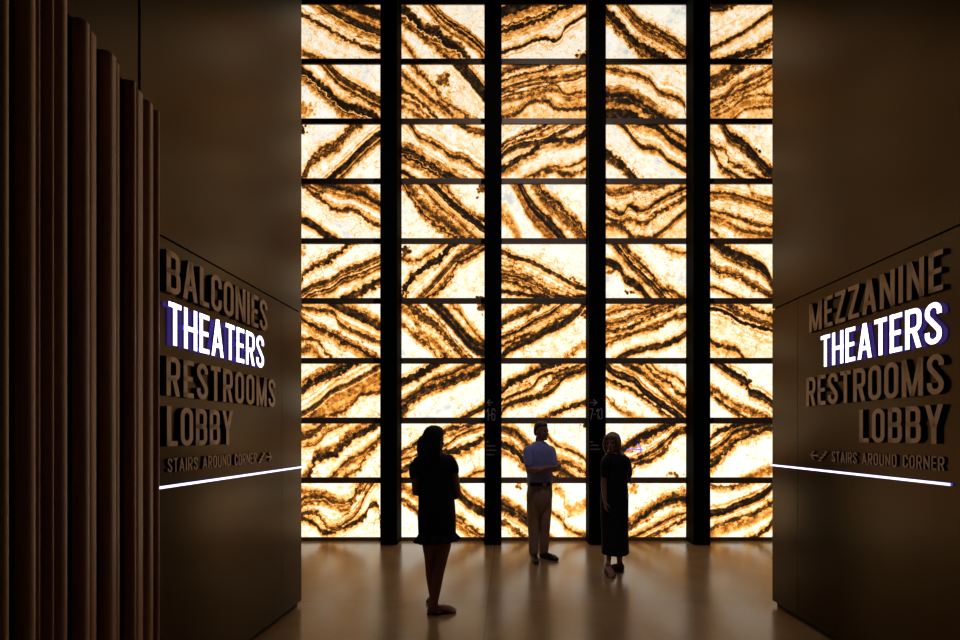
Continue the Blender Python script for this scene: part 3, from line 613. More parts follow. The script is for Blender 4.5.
def word(parent, text, x0, x1, z0, cap, depth, mats, t=T, gap_word=0.30, part='letter', sub=0.0):
    """lay text between local x0 and x1, baseline z0; one mesh per letter"""
    ws = [glyph(c, t)[0] if c != ' ' else gap_word for c in text]
    n = len(text)
    total = sum(ws) * cap
    xs = min(1.0, 0.84 * abs(x1 - x0) / total)
    total *= xs
    if n > 1: gap = (abs(x1 - x0) - total) / (n - 1)
    else: gap = 0
    if not isinstance(mats, list): mats = [mats, mats]
    x = x0
    for c, w in zip(text, ws):
        if c != ' ':
            bm = bmesh.new()
            _, pieces = glyph(c, t)
            f = lambda p, x=x: (x + p[0] * cap * xs, z0 + p[1] * cap)
            for pc in pieces:
                if pc[0] == 's': ribbon(bm, pc[1], pc[2], t * 0.98, f, -depth, depth - sub, back=len(mats) - 1)
                else: prism(bm, pc[1], f, -depth, depth - sub, back=len(mats) - 1)
            bm_obj(part, bm, mats, parent)
        x += w * cap * xs + gap

LD = 0.024     # how far the raised letters stand out from the wall
def wall_words(side):
    if side < 0: x0, b = WXL + LD, WBL
    else: x0, b = WXR - LD, WBR
    fx = XL if side < 0 else XR
    where = 'left wall' if side < 0 else 'right wall'
    if side < 0:
        rows = [('BALCONIES', 166.7, 267.5, (248.8, 291), 'raised bronze word BALCONIES, highest line of the left wall'),
                ('THEATERS', 168.7, 264.0, (301, 344), 'glowing white word THEATERS on the left wall below BALCONIES'),
                ('RESTROOMS', 166.7, 275.3, (355.2, 395), 'raised bronze word RESTROOMS on the left wall above LOBBY'),
                ('LOBBY', 167.2, 233.0, (406, 446.4), 'raised bronze word LOBBY at the left edge of the left wall'),
                ('STAIRS AROUND CORNER', 167.8, 256.6, (458.6, 472.6), 'small bronze line STAIRS AROUND CORNER with arrow pointing right')]
    else:
        rows = [('MEZZANINE', 809.2, 942.8, (248.3, 289.2), 'raised bronze word MEZZANINE, highest line of the right wall'),
                ('THEATERS', 820.8, 941.7, (300, 342.5), 'glowing white word THEATERS on the right wall below MEZZANINE'),
                ('RESTROOMS', 806.2, 943.7, (352.5, 393.7), 'raised bronze word RESTROOMS on the right wall above LOBBY'),
                ('LOBBY', 859.2, 943.0, (404, 444), 'raised bronze word LOBBY at the right end of the right wall'),
                ('STAIRS AROUND CORNER', 831.7, 944.2, (456.7, 470.8), 'small bronze line STAIRS AROUND CORNER with arrow pointing left')]
    for text, pxa, pxb, (pt, pb), label in rows:
        x0 = (WXL + (0.012 if len(text) > 12 else LD)) if side < 0 else (WXR - (0.012 if len(text) > 12 else LD))
        ya, yb = pxplane_y(pxa, x0, b, WEND), pxplane_y(pxb, x0, b, WEND)
        yn = ya if side < 0 else yb            # nearest end, where heights were read
        z1, z0 = zat(pt, yn), zat(pb, yn)
        cap = z1 - z0
        if text == 'RESTROOMS' and side < 0: z0 -= 0.002
        D = Vector((fx(yb) - fx(ya), yb - ya, 0)); length = D.length
        root = empty('wall_sign', (fx(ya), ya, z0), math.atan2(D.y, D.x))
        prop(root, label, 'sign', 'raised word signs on the side walls')
        lit = text == 'THEATERS'
        small = len(text) > 12
        mats = [M_LIT, M_LITSIDE, M_HALO] if lit else [M_LETTER, M_SIDE]
        word(root, text, 0, length, 0, cap, 0.012 if small else LD, mats, t=0.115 if small else (0.122 if lit else T), sub=0.013 if lit else 0.0)
        if small:
            # little stair flight and arrow
            pa, pb2 = ((258.5, 271.5) if side < 0 else (811, 828))
            y0, y1 = pxplane_y(pa, x0, b, WEND), pxplane_y(pb2, x0, b, WEND)
            la = (y0 - ya) if side < 0 else (ya - y0)
            lb = (y1 - ya) if side < 0 else (ya - y1)
            span = lb - la
            tt = cap * 0.12
            idf = lambda p: p
            bmS = bmesh.new(); s0 = la if side < 0 else la + span * 0.46
            sw = span * 0.50
            pts = []
            for k in range(4):
                pts += [(s0 + sw * k / 4, cap * (0.05 + 0.28 * k)), (s0 + sw * (k + 1) / 4, cap * (0.05 + 0.28 * k))]
            ribbon(bmS, pts, False, tt, idf, -0.012, 0.012)
            bm_obj('stair_symbol', bmS, [M_LETTER, M_SIDE], root)
            bmA = bmesh.new()
            a0, a1 = (la + span * 0.56, lb) if side < 0 else (la + span * 0.44, la)
            ribbon(bmA, [(a0, cap*.5), (a1, cap*.5)], False, tt, idf, -0.012, 0.012)
            hx = (a1 - a0) * 0.42
            ribbon(bmA, [(a1 - hx, cap*.92), (a1, cap*.5), (a1 - hx, cap*.08)], False, tt, idf, -0.0125, 0.0125)
            bm_obj('arrow', bmA, [M_LETTER, M_SIDE], root)
    # light line
    za = zat(466.9 if side < 0 else 465.0, WEND)
    ynear = pxplane_y(140 if side < 0 else 952.8, WXL if side < 0 else WXR, b, WEND)
    yfar = WEND + 0.012
    bm = bmesh.new()
    hh = 0.0075
    f0, f1 = fx(ynear), fx(yfar)
    s = -side
    co = [(f0 + s*0.001, ynear, za - hh), (f0 + s*0.014, ynear, za - hh), (f1 + s*0.014, yfar, za - hh), (f1 + s*0.001, yfar, za - hh)]
    co += [(c[0], c[1], za + hh) for c in co]
    fs = hexa(bm, co, 1)
    for fc in fs:
        if abs(fc.normal.x) > 0.5: pass
    bm.normal_update()
    for fc in bm.faces:
        c = fc.calc_center_median()
        if abs(c.x - (fx(c.y) + s*0.014)) < 0.002: fc.material_index = 0
    o = bm_obj('light_strip', bm, [M_STRIP, M_STRIPS])
    prop(o, f'thin white and violet light strip running along the {where}', 'light strip')
wall_words(-1)
wall_words(1)

# ------------------------------------------------------------------ black mullions between the panels
FIN_LABEL = ['plain black mullion between the two leftmost panel columns',
             'black mullion carrying a left arrow and 1-6',
             'black mullion carrying a right arrow and 7-13',
             'plain black mullion between the two rightmost panel columns']
for k, xc in enumerate(FIN_C):
    root = empty('mullion', (xc, FIN_Y, 0))
    prop(root, FIN_LABEL[k], 'mullion', 'black mullions of the stone wall')
    bm = bmesh.new()
    box(bm, -FIN_W/2, FIN_W/2, 0.0, PANEL_Y + 0.049 - FIN_Y, 0.0, CEIL - 0.01, bevel=0.004)
    bm_obj('fin', bm, M_MULL, root)
    if k in (1, 2):
        pxl = PX0 + xc * FPX / FIN_Y
        def lx(px): return (px - PX0) * FIN_Y / FPX - xc
        def lz(py): return zat(py, FIN_Y)
        idf = lambda p: p
        bm = bmesh.new()
        if k == 1: tail, tip = lx(492.5), lx(487.2)
        else: tail, tip = lx(589.8), lx(597.0)
        zc = lz(402.6); hh = 0.045; hx = (tip - tail) * 0.5
        ribbon(bm, [(tail, zc), (tip, zc)], False, 0.009, idf, -0.002, 0.0018, (0, 0))
        ribbon(bm, [(tip - hx, zc + hh), (tip, zc), (tip - hx, zc - hh)], False, 0.009, idf, -0.0022, 0.002, (0, 0))
        bm_obj('printed_arrow', bm, M_PRINT, root)
        if k == 1: word(root, '1-6', lx(486.4), lx(495.2), lz(420.6), 0.178, 0.002, M_PRINT, t=0.062, part='numeral')
        else: word(root, '7-13', lx(590.0), lx(602.4), lz(419.2), 0.155, 0.002, M_PRINT, t=0.062, part='numeral')
        bm = bmesh.new()
        rows = [(441.6, .3), (445.8, 1), (450.3, 1.1), (454.6, .9)] if k == 1 else [(441.8, .3), (445.3, .95), (449.3, 1.05)]
        x_s = lx(486.2) if k == 1 else lx(590)
        rnd = random.Random(k)
        for py, ln in rows:
            x = x_s; end = x_s + 0.135 * ln; z = lz(py)
            while x < end:
                wd = rnd.uniform(.008, .02)
                box(bm, x, min(x + wd, end), -0.002, -0.0002, z - 0.009, z + 0.009)
                x += wd + 0.005
        bm_obj('small_print', bm, M_DIM, root)

# reflection of a violet arrow, built as glowing strokes beside the second mullion
bm = bmesh.new()
def sx_(px): return (px - PX0) / SPX
def sz_(py): return CAMZ + (PY0 - py) / SPX
xc, zc = sx_(634), sz_(449.5)
idf = lambda p: p
ribbon(bm, [(sx_(627) - xc, 0), (sx_(641.5) - xc, 0)], False, 0.020, idf, -0.014, 0.012, (0, 0))
ribbon(bm, [(sx_(637.2) - xc, .085), (sx_(641.5) - xc, 0), (sx_(639.4) - xc, -.045)], False, 0.018, idf, -0.0145, 0.0125, (0, 0))
ar = bm_obj('arrow_reflection', bm, M_REFLECT)
ar.location = (xc, PANEL_Y, zc)
prop(ar, 'violet reflection of an arrow pointing right on the stone beside the blonde woman', 'arrow sign')

# ------------------------------------------------------------------ walnut slat screen at the left
EX, EY = -1.895, 2.452            # far end of the screen front
DIRX = -0.2
def scr(px):                      # point of the screen front seen at photo column px
    k = (px - PX0) / FPX
    y = (EX - DIRX * EY) / (k - DIRX)
    return Vector((EX + DIRX * (y - EY), y, 0))
TOPZ = CAMZ + (PY0 - 113.0) / FPX * EY
dirv = Vector((DIRX, 1, 0)).normalized()
nrm = Vector((dirv.y, -dirv.x, 0))
root = empty('slat_screen', (EX, EY, 0), math.atan2(dirv.y, dirv.x))
prop(root, 'tall screen of vertical walnut slats at the left edge', 'screen')
def lxs(px): return (scr(px) - Vector((EX, EY, 0))).dot(dirv)
bm = bmesh.new()
box(bm, -1.35, -0.004, 0.045, 0.060, 0.0, TOPZ - 0.006)
bm_obj('backing_board', bm, M_BACKER, root)
SLATS = [(-26, -16, .01), (-8, -2, .012), (6, 14, .008), (29, 38.5, .0), (43.5, 45.5, .015), (54.5, 57, .008), (62, 70.5, .002), (84.5, 92, .0), (92.6, 102, .012),
         (110, 118.5, .0), (119, 124, .012), (134, 137, .0), (139.5, 147.5, .012), (149.6, 156, .005), (158, 160.3, .0)]
for a, b, rec in SLATS:
    bm = bmesh.new()
    w0, w1 = lxs(a), lxs(b); cr = min(0.022, (w1 - w0) * 0.46)
    prof = [(w0, 0.0445), (w0, rec + cr)] + [(w0 + cr - cr*math.cos(q), rec + cr - cr*math.sin(q)) for q in (.4, .8, 1.2)] + [(w0 + cr, rec)]
    prof += [(w1 - cr, rec)] + [(w1 - cr + cr*math.sin(q), rec + cr - cr*math.cos(q)) for q in (.4, .8, 1.2)] + [(w1, rec + cr), (w1, 0.0445)]
    lo = [bm.verts.new((x, y, 0.0)) for x, y in prof]; hi = [bm.verts.new((x, y, TOPZ)) for x, y in prof]
    bm.faces.new(lo[::-1]); bm.faces.new(hi)
    for i in range(len(prof)):
        j = (i + 1) % len(prof); bm.faces.new((lo[i], lo[j], hi[j], hi[i]))
    bm_obj('slat', bm, M_WOOD, root)

# ------------------------------------------------------------------ people
def ring_loft(bm, rings, cap=True):
    vs = [[bm.verts.new(p) for p in r] for r in rings]
    n = len(vs[0])
    for a, b in zip(vs, vs[1:]):
        for i in range(n):
            j = (i + 1) % n
            bm.faces.new((a[i], a[j], b[j], b[i]))
    if cap:
        bm.faces.new(vs[0][::-1]); bm.faces.new(vs[-1])

def tube(bm, pts, rad, n=14, flat=1.0, side=None):
    """limb through pts; rad per point; flat squashes one axis"""
    P = [Vector(p) for p in pts]
    # subdivide with Catmull-Rom for soft joints
    Q, R = [], []
    m = len(P)
    for i in range(m - 1):
        p0, p1, p2, p3 = P[max(i-1, 0)], P[i], P[i+1], P[min(i+2, m-1)]
        for s in range(5):
            t = s / 5
            Q.append(0.5 * ((2*p1) + (-p0 + p2)*t + (2*p0 - 5*p1 + 4*p2 - p3)*t*t + (-p0 + 3*p1 - 3*p2 + p3)*t**3))
            R.append(rad[i] + (rad[i+1] - rad[i]) * (t*t*(3 - 2*t)))
    Q.append(P[-1]); R.append(rad[-1])
    # rounded ends
    d0 = (Q[0] - Q[1]).normalized(); d1 = (Q[-1] - Q[-2]).normalized()
    pre = [(Q[0] + d0 * R[0] * math.sin(a), R[0] * math.cos(a)) for a in (1.35, 1.0, 0.55)]
    post = [(Q[-1] + d1 * R[-1] * math.sin(a), R[-1] * math.cos(a)) for a in (0.55, 1.0, 1.35)]
    Q = [p for p, _ in pre] + Q + [p for p, _ in post]
    R = [r for _, r in pre] + R + [r for _, r in post]
    rings = []
    ref = Vector(side) if side else None
    u = None
    for i, p in enumerate(Q):
        d = (Q[min(i+1, len(Q)-1)] - Q[max(i-1, 0)]).normalized()
        if u is None:
            u = ref if ref else (Vector((1, 0, 0)) if abs(d.x) < 0.8 else Vector((0, 1, 0)))
        u = (u - d * u.dot(d)).normalized()
        v = d.cross(u)
        rings.append([p + (u * math.cos(2*math.pi*k/n) + v * flat * math.sin(2*math.pi*k/n)) * R[i] for k in range(n)])
    ring_loft(bm, rings)

def torso(bm, rings, n=28):
    """rings: (cx, cy, z, half width, half depth, yaw degrees, [power])"""
    out = []
    for rg in rings:
        cx, cy, z, a, b, yaw = rg[:6]
        e = rg[6] if len(rg) > 6 else 2.3
        c, s = math.cos(math.radians(yaw)), math.sin(math.radians(yaw))
        pts = []
        for k in range(n):
            t = 2*math.pi*k/n
            ct, st = math.cos(t), math.sin(t)
            x = a * math.copysign(abs(ct) ** (2/e), ct); y = b * math.copysign(abs(st) ** (2/e), st)
            pts.append(Vector((cx + x*c - y*s, cy + x*s + y*c, z)))
        out.append(pts)
    ring_loft(bm, out)

def smooth_rings(rows, sub=4):
    """Catmull-Rom refinement of ring tables"""
    out = []
    m = len(rows)
    rows = [tuple(r) if len(r) > 6 else tuple(r) + (2.3,) for r in rows]
    for i in range(m - 1):
        p0, p1, p2, p3 = rows[max(i-1, 0)], rows[i], rows[i+1], rows[min(i+2, m-1)]
        for s in range(sub):
            t = s / sub
            out.append(tuple(0.5 * ((2*b) + (-a + c)*t + (2*a - 5*b + 4*c - d)*t*t + (-a + 3*b - 3*c + d)*t**3) for a, b, c, d in zip(p0, p1, p2, p3)))
    out.append(rows[-1])
    return out

def ball(bm, c, r, scale=(1, 1, 1), rot=None, seg=14):
    M = Matrix.Translation(Vector(c)) @ (rot.to_4x4() if rot else Matrix.Identity(4)) @ Matrix.Diagonal((r*scale[0], r*scale[1], r*scale[2], 1))
    bmesh.ops.create_uvsphere(bm, u_segments=seg, v_segments=max(8, seg - 4), radius=1.0, matrix=M)

def remeshed(name, bm, material, parent, voxel, smooth=4, factor=0.5):
    """fuse the overlapping pieces of bm into one continuous skin"""
    bmesh.ops.recalc_face_normals(bm, faces=bm.faces[:])
    me = bpy.data.meshes.new('tmp'); bm.to_mesh(me); bm.free()
    o = bpy.data.objects.new('tmp', me); COL.objects.link(o)
    md = o.modifiers.new('fuse', 'REMESH'); md.mode = 'VOXEL'; md.voxel_size = voxel; md.use_smooth_shade = True
    if smooth:
        sm = o.modifiers.new('soft', 'SMOOTH'); sm.iterations = smooth; sm.factor = factor
    dg = bpy.context.evaluated_depsgraph_get()
    out = bpy.data.meshes.new_from_object(o.evaluated_get(dg))
    bpy.data.objects.remove(o); bpy.data.meshes.remove(me)
    out.name = name
    out.materials.clear(); out.materials.append(material)
    out.polygons.foreach_set('use_smooth', [True] * len(out.polygons))
    return link(name, out, parent)

def head_matrix(centre, yaw, pitch=0.0, roll=0.0):
    """head space: +x its left as seen by the viewer's right, -y face direction, z up; yaw turns the face"""
    return Matrix.Translation(Vector(centre)) @ Matrix.Rotation(math.radians(yaw), 4, 'Z') @ Matrix.Rotation(math.radians(pitch), 4, 'X') @ Matrix.Rotation(math.radians(roll), 4, 'Y')

def head(bm, M, s=1.0, ears=True):
    """skull, jaw, nose, brows, lips, ears; origin at eye level in the middle of the head"""
    rows = [(-0.115, 0.020, -0.078, -0.030), (-0.108, 0.036, -0.090, 0.0), (-0.090, 0.050, -0.094, 0.030), (-0.065, 0.059, -0.092, 0.060),
            (-0.035, 0.066, -0.091, 0.080), (0.0, 0.070, -0.088, 0.090), (0.035, 0.073, -0.092, 0.096), (0.065, 0.070, -0.085, 0.093),
            (0.090, 0.057, -0.066, 0.078), (0.108, 0.036, -0.038, 0.050), (0.116, 0.012, -0.010, 0.018)]
    rings = []
    for z, w, f, b in rows:
        cy = (f + b) / 2; d = (b - f) / 2
        rings.append([M @ Vector((s*w*math.cos(t), s*(cy + d*math.sin(t)), s*z)) for t in [2*math.pi*k/24 for k in range(24)]])
    ring_loft(bm, rings)
    R = M.to_3x3()
    pt = lambda x, y, z: M @ Vector((x*s, y*s, z*s))
    tube(bm, [pt(0, -.086, .005), pt(0, -.103, -.022), pt(0, -.110, -.038)], [.008*s, .010*s, .013*s])
    ball(bm, pt(.010, -.098, -.042), .009*s); ball(bm, pt(-.010, -.098, -.042), .009*s)
    ball(bm, pt(0, -.091, -.066), .012*s, (1.9, .7, .42), R); ball(bm, pt(0, -.089, -.077), .012*s, (1.6, .7, .5), R)
    ball(bm, pt(0, -.085, -.104), .016*s, (1.2, .7, .7), R)
    for q in (-1, 1):
        ball(bm, pt(.030*q, -.086, .020), .012*s, (1.8, .6, .5), R)
        if ears: ball(bm, pt(.073*q, .006, -.012), .024*s, (.35, .75, 1.25), R)
        ball(bm, pt(.040*q, -.076, -.030), .020*s, (1, .6, .8), R)

def eyes(M, parent, s=1.0):
    for q in (-1, 1):
        bm = bmesh.new(); ball(bm, M @ Vector((.031*q*s, -.0815*s, .003*s)), .0115*s)
        bm_obj('eye', bm, M_EYE, parent, True)

def hand(bm, wrist, d, palm_n, s=1.0, curl=0.5, thumb=1):
    """palm, four fingers, thumb. d: hand direction, palm_n: palm normal"""
    w = Vector(wrist); d = Vector(d).normalized(); nrm_ = Vector(palm_n); nrm_ = (nrm_ - d*nrm_.dot(d)).normalized(); sd = d.cross(nrm_)
    for q in (-.022, -.008, .008, .022):
        tube(bm, [w, w + d*.045*s + sd*q*.8*s, w + d*.088*s + sd*q*1.1*s], [.017*s, .014*s, .0115*s], 10)
    lens = (.058, .072, .076, .068)
    for q, ln in zip((-.030, -.0105, .0105, .030), lens):
        a = w + d*.088*s + sd*q*s
        b = a + (d*math.cos(curl) + nrm_*math.sin(curl))*ln*.48*s
        c = b + (d*math.cos(curl*2) + nrm_*math.sin(curl*2))*ln*.32*s
        e = c + (d*math.cos(curl*2.7) + nrm_*math.sin(curl*2.7))*ln*.24*s
        tube(bm, [a, b, c, e], [.0095*s, .0088*s, .008*s, .007*s], 10)
    a = w + d*.025*s + sd*thumb*.026*s
    b = a + (d*.7 + sd*thumb*.6 + nrm_*.3).normalized()*.042*s
    c = b + (d*.9 + sd*thumb*.15 + nrm_*.4).normalized()*.034*s
    tube(bm, [a, b, c], [.013*s, .0105*s, .0085*s], 10)

def foot(bm, ankle, toe_dir, length=.24, w=.042, heel_lift=0.0):
    """bare foot under an ankle joint at height ankle.z"""
    a = Vector(ankle); d = Vector((toe_dir[0], toe_dir[1], 0)).normalized()
    g = Vector((a.x, a.y, 0))
    tube(bm, [a, Vector((a.x, a.y, a.z*.55 + .01)) - d*.01, g - d*.035 + Vector((0, 0, .034 + heel_lift))], [.034, .036, .031])
    tube(bm, [g - d*.035 + Vector((0, 0, .034 + heel_lift)), g + d*.05 + Vector((0, 0, .046 + heel_lift*.6)), g + d*(length*.55) + Vector((0, 0, .030)), g + d*(length - .055) + Vector((0, 0, .018))],
         [.031, .040, w, .020], 14, 0.8, side=(-d.y, d.x, 0))
    sd = Vector((-d.y, d.x, 0))
    for k, q in enumerate((-.030, -.016, -.002, .012, .026)):
        tube(bm, [g + d*(length*.62) + sd*q + Vector((0, 0, .020)), g + d*(length - .045 - .006*abs(k - 1)) + sd*q*1.05 + Vector((0, 0, .012))], [.012, .009], 8)

def shoe(name, ankle, toe_dir, material, parent, length=.29, w=.048):
    a = Vector(ankle); d = Vector((toe_dir[0], toe_dir[1], 0)).normalized(); sd = Vector((-d.y, d.x, 0)); g = Vector((a.x, a.y, 0))
    bm = bmesh.new()
    tube(bm, [g - d*.030 + Vector((0, 0, .050)), g + d*.06 + Vector((0, 0, .050)), g + d*(length*.52) + Vector((0, 0, .036)), g + d*(length - .095) + Vector((0, 0, .028))],
         [.042, .046, w, .034], 16, 0.78, side=sd)
    tube(bm, [g + Vector((0, 0, .045)), g + Vector((0, 0, .105))], [.043, .045], 16)
    for q0, q1, hw in ((-.068, length*.55, .038), (length*.3, length - .066, .040)):
        p = []
        rr = []
        for k in range(20):
            t = 2*math.pi*k/20
            mid = (q0 + q1)/2; hl = (q1 - q0)/2
            p.append(g + d*(mid + hl*math.copysign(abs(math.cos(t))**.8, math.cos(t))) + sd*hw*math.copysign(abs(math.sin(t))**.8, math.sin(t)))
        ring_loft(bm, [[v + Vector((0, 0, .002)) for v in p], [v + Vector((0, 0, .022)) for v in p]])
    o = remeshed(name, bm, material, parent, .006, 2)
    return o

def place(body, base, label):
    body.location = base
    prop(body, label, 'person')

# ---------- woman in the short dress, seen from behind (height 1.67)
def woman_near():
    bx, by = -0.655, 4.06
    s = FPX / by
    X = lambda px: (px - PX0) / s - bx
    Z = lambda py: CAMZ + (PY0 - py) / s
    bm = bmesh.new()
    HM = head_matrix((X(434.9), -0.015, Z(440)), 180 - 28, 4)
    head(bm, HM, 0.97, False)
    tube(bm, [(X(433), .01, Z(450)), (X(434.5), .015, Z(462))], [.052, .058])
    yaw = -6
    torso(bm, smooth_rings([(X(436), .0, .74, .135, .10, yaw), (X(436), .0, .84, .165, .115, yaw), (X(436), .0, .93, .160, .110, yaw), (X(436), 0, 1.05, .130, .090, yaw),
               (X(435), .0, 1.20, .140, .098, yaw), (X(434), .0, 1.32, .165, .095, yaw), (X(434), .005, 1.385, .140, .075, yaw), (X(434), .01, 1.43, .06, .05, yaw)]))
    # arms: upper arms hang, forearms brought together in front (away from the camera)
    sl, sr = Vector((X(415.5), .01, Z(466))), Vector((X(452.5), .0, Z(464.5)))
    el, er = Vector((X(414.8), .05, Z(492.5))), Vector((X(457.0), .03, Z(495.5)))
    hl, hr = Vector((X(427), .17, Z(498.5))), Vector((X(449), .18, Z(500.5)))
    tube(bm, [sl, (sl + el)/2, el], [.046, .041, .035]); tube(bm, [el, (el*2 + hl)/3, hl], [.036, .034, .024])
    tube(bm, [sr, (sr + er)/2, er], [.046, .041, .035]); tube(bm, [er, (er*2 + hr)/3, hr], [.036, .034, .024])
    hand(bm, hl, hr - hl, (0, -.4, -.2), .92, .5, 1)
    hand(bm, hr, hl - hr + Vector((0, 0.04, -.03)), (0, -.4, .1), .92, .5, -1)
    # legs: her left (image left) set back, her right foot turned out
    a_l = Vector((X(430.5), .13, .085)); a_r = Vector((X(435.0), -.03, .085))
    k_l = Vector((X(429.5), .03, .47)); k_r = Vector((X(441.5), -.0, .47))
    tube(bm, [(X(428.5), 0, .80), (X(429.5), .01, .62), k_l, (k_l + a_l)/2 + Vector((0, -.022, .05)), a_l], [.088, .068, .050, .049, .031])
    tube(bm, [(X(443.5), 0, .80), (X(443.5), .0, .62), k_r, (k_r + a_r)/2 + Vector((.0, -.022, .05)), a_r], [.088, .070, .052, .051, .031])
    foot(bm, a_l, (-.25, 1), .235); foot(bm, a_r, (1, .22), .235)
    body = remeshed('person', bm, M_SKIN, None, .0062, 3)
    place(body, (bx, by, 0), 'woman seen from behind in short dark dress with long dark hair')
    eyes(HM, body, .97)
    # hair
    bm = bmesh.new()
    rows = []
    for z, w, f, b in ((-.215, .030, -.010, .055), (-.20, .060, .0, .085), (-.15, .098, -.012, .108), (-.09, .104, -.015, .113), (-.03, .100, -.035, .116), (.03, .096, -.060, .118), (.075, .090, -.085, .112),
                       (.108, .068, -.070, .088), (.128, .036, -.035, .052), (.133, .010, -.008, .015)):
        cy = (f + b)/2; d = (b - f)/2
        rows.append([HM @ Vector((w*math.cos(t)*(1 + .03*math.sin(9*t + z*12)), cy + d*math.sin(t)*(1 + .03*math.sin(7*t)), z)) for t in [2*math.pi*k/28 for k in range(28)]])
    ring_loft(bm, rows)
    for (ax, az, bx2, bz, r) in ((429, 434.5, 424.5, 444, .044), (423.5, 440, 421.8, 456, .040), (427, 446, 425.5, 460.5, .045), (440.5, 442, 440.5, 453.0, .034), (434, 446, 432, 461, .055)):
        tube(bm, [(X(ax), -.045, Z(az)), (X((ax + bx2)/2) - .004, -.06, Z((az + bz)/2)), (X(bx2), -.065, Z(bz))], [r, r, r*.55], 12)
    remeshed('hair', bm, M_HAIRD, body, .007, 3)
    # dress with cap sleeves and a flounce
    bm = bmesh.new()
    rows = [(X(437.2), 0, Z(534.5), .168, .142, yaw), (X(437), 0, Z(522), .170, .145, yaw), (X(436.8), 0, Z(508), .166, .142, yaw), (X(436.3), 0, Z(496), .160, .132, yaw), (X(436), 0, Z(484), .153, .122, yaw),
            (X(435), 0, Z(474), .160, .120, yaw), (X(434.5), 0, Z(465), .172, .115, yaw), (X(434), 0, Z(458.5), .158, .095, yaw), (X(434), .005, Z(455), .115, .078, yaw), (X(434), .01, Z(452.5), .078, .062, yaw)]
    torso(bm, smooth_rings(rows))
    tube(bm, [(X(419.5), 0, Z(461.5)), (X(415), .01, Z(468)), (X(414), .03, Z(475.5))], [.056, .054, .050], 16)
    tube(bm, [(X(449), 0, Z(460.5)), (X(452.5), .0, Z(466)), (X(453.8), .01, Z(471.0))], [.056, .053, .049], 16)
    dress = remeshed('dress', bm, M_BLACK, body, .008, 4)
    bm = bmesh.new()
    out = []
    for z, k, rip in ((Z(533), 1.0, 0), (Z(535.2), 1.05, .006), (Z(537.4), 1.12, .012), (Z(539.8), 1.20, .018), (Z(540.6), 1.18, .018), (Z(537), 1.04, .008), (Z(534.5), .92, 0)):
        ring = []
        for j in range(72):
            t = 2*math.pi*j/72
            r = 1 + 0*j
            a = .170*k + rip*math.sin(11*t); b = .146*k + rip*math.sin(11*t)
            zz = z + (rip*.35*math.sin(11*t + .8) + rip*.5*math.cos(t) if rip else 0)
            c, sn = math.cos(math.radians(yaw)), math.sin(math.radians(yaw))
            x, y = a*math.cos(t), b*math.sin(t)
            ring.append(Vector((X(437.4) + x*c - y*sn, x*sn + y*c, zz)))
        out.append(ring)
    ring_loft(bm, out, cap=True)
    bm_obj('flounce', bm, M_BLACK, dress, True)
    # flat sandals
    for a, d in ((a_l, Vector((-.25, 1, 0))), (a_r, Vector((1, .22, 0)))):
        d.normalize(); sd = Vector((-d.y, d.x, 0)); g = Vector((a.x, a.y, 0))
        bm = bmesh.new(); P = []
        for k in range(24):
            t = 2*math.pi*k/24
            lx_ = .058 + .128*math.cos(t); ww = .036 + .010*math.cos(t)
            P.append(g + d*lx_ + sd*ww*math.sin(t))
        ring_loft(bm, [[p + Vector((0, 0, 0.0005)) for p in P], [p + Vector((0, 0, .012)) for p in P]])
        sh = bm_obj('sandal', bm, M_SANDAL, body)
        bm = bmesh.new()
        pts = [g + d*.105 + sd*.046*math.cos(t) + Vector((0, 0, .012 + .036*math.sin(t))) for t in [math.pi*k/8 for k in range(9)]]
        tube(bm, pts, [.011]*9, 10)
        st = bm_obj('strap', bm, M_SANDAL, sh, True)
        bm = bmesh.new(); ball(bm, g + d*.115 + Vector((0, 0, .055)), .016, (1.2, 1.2, .5))
        bm_obj('buckle', bm, M_BUCKLE, sh, True)
woman_near()

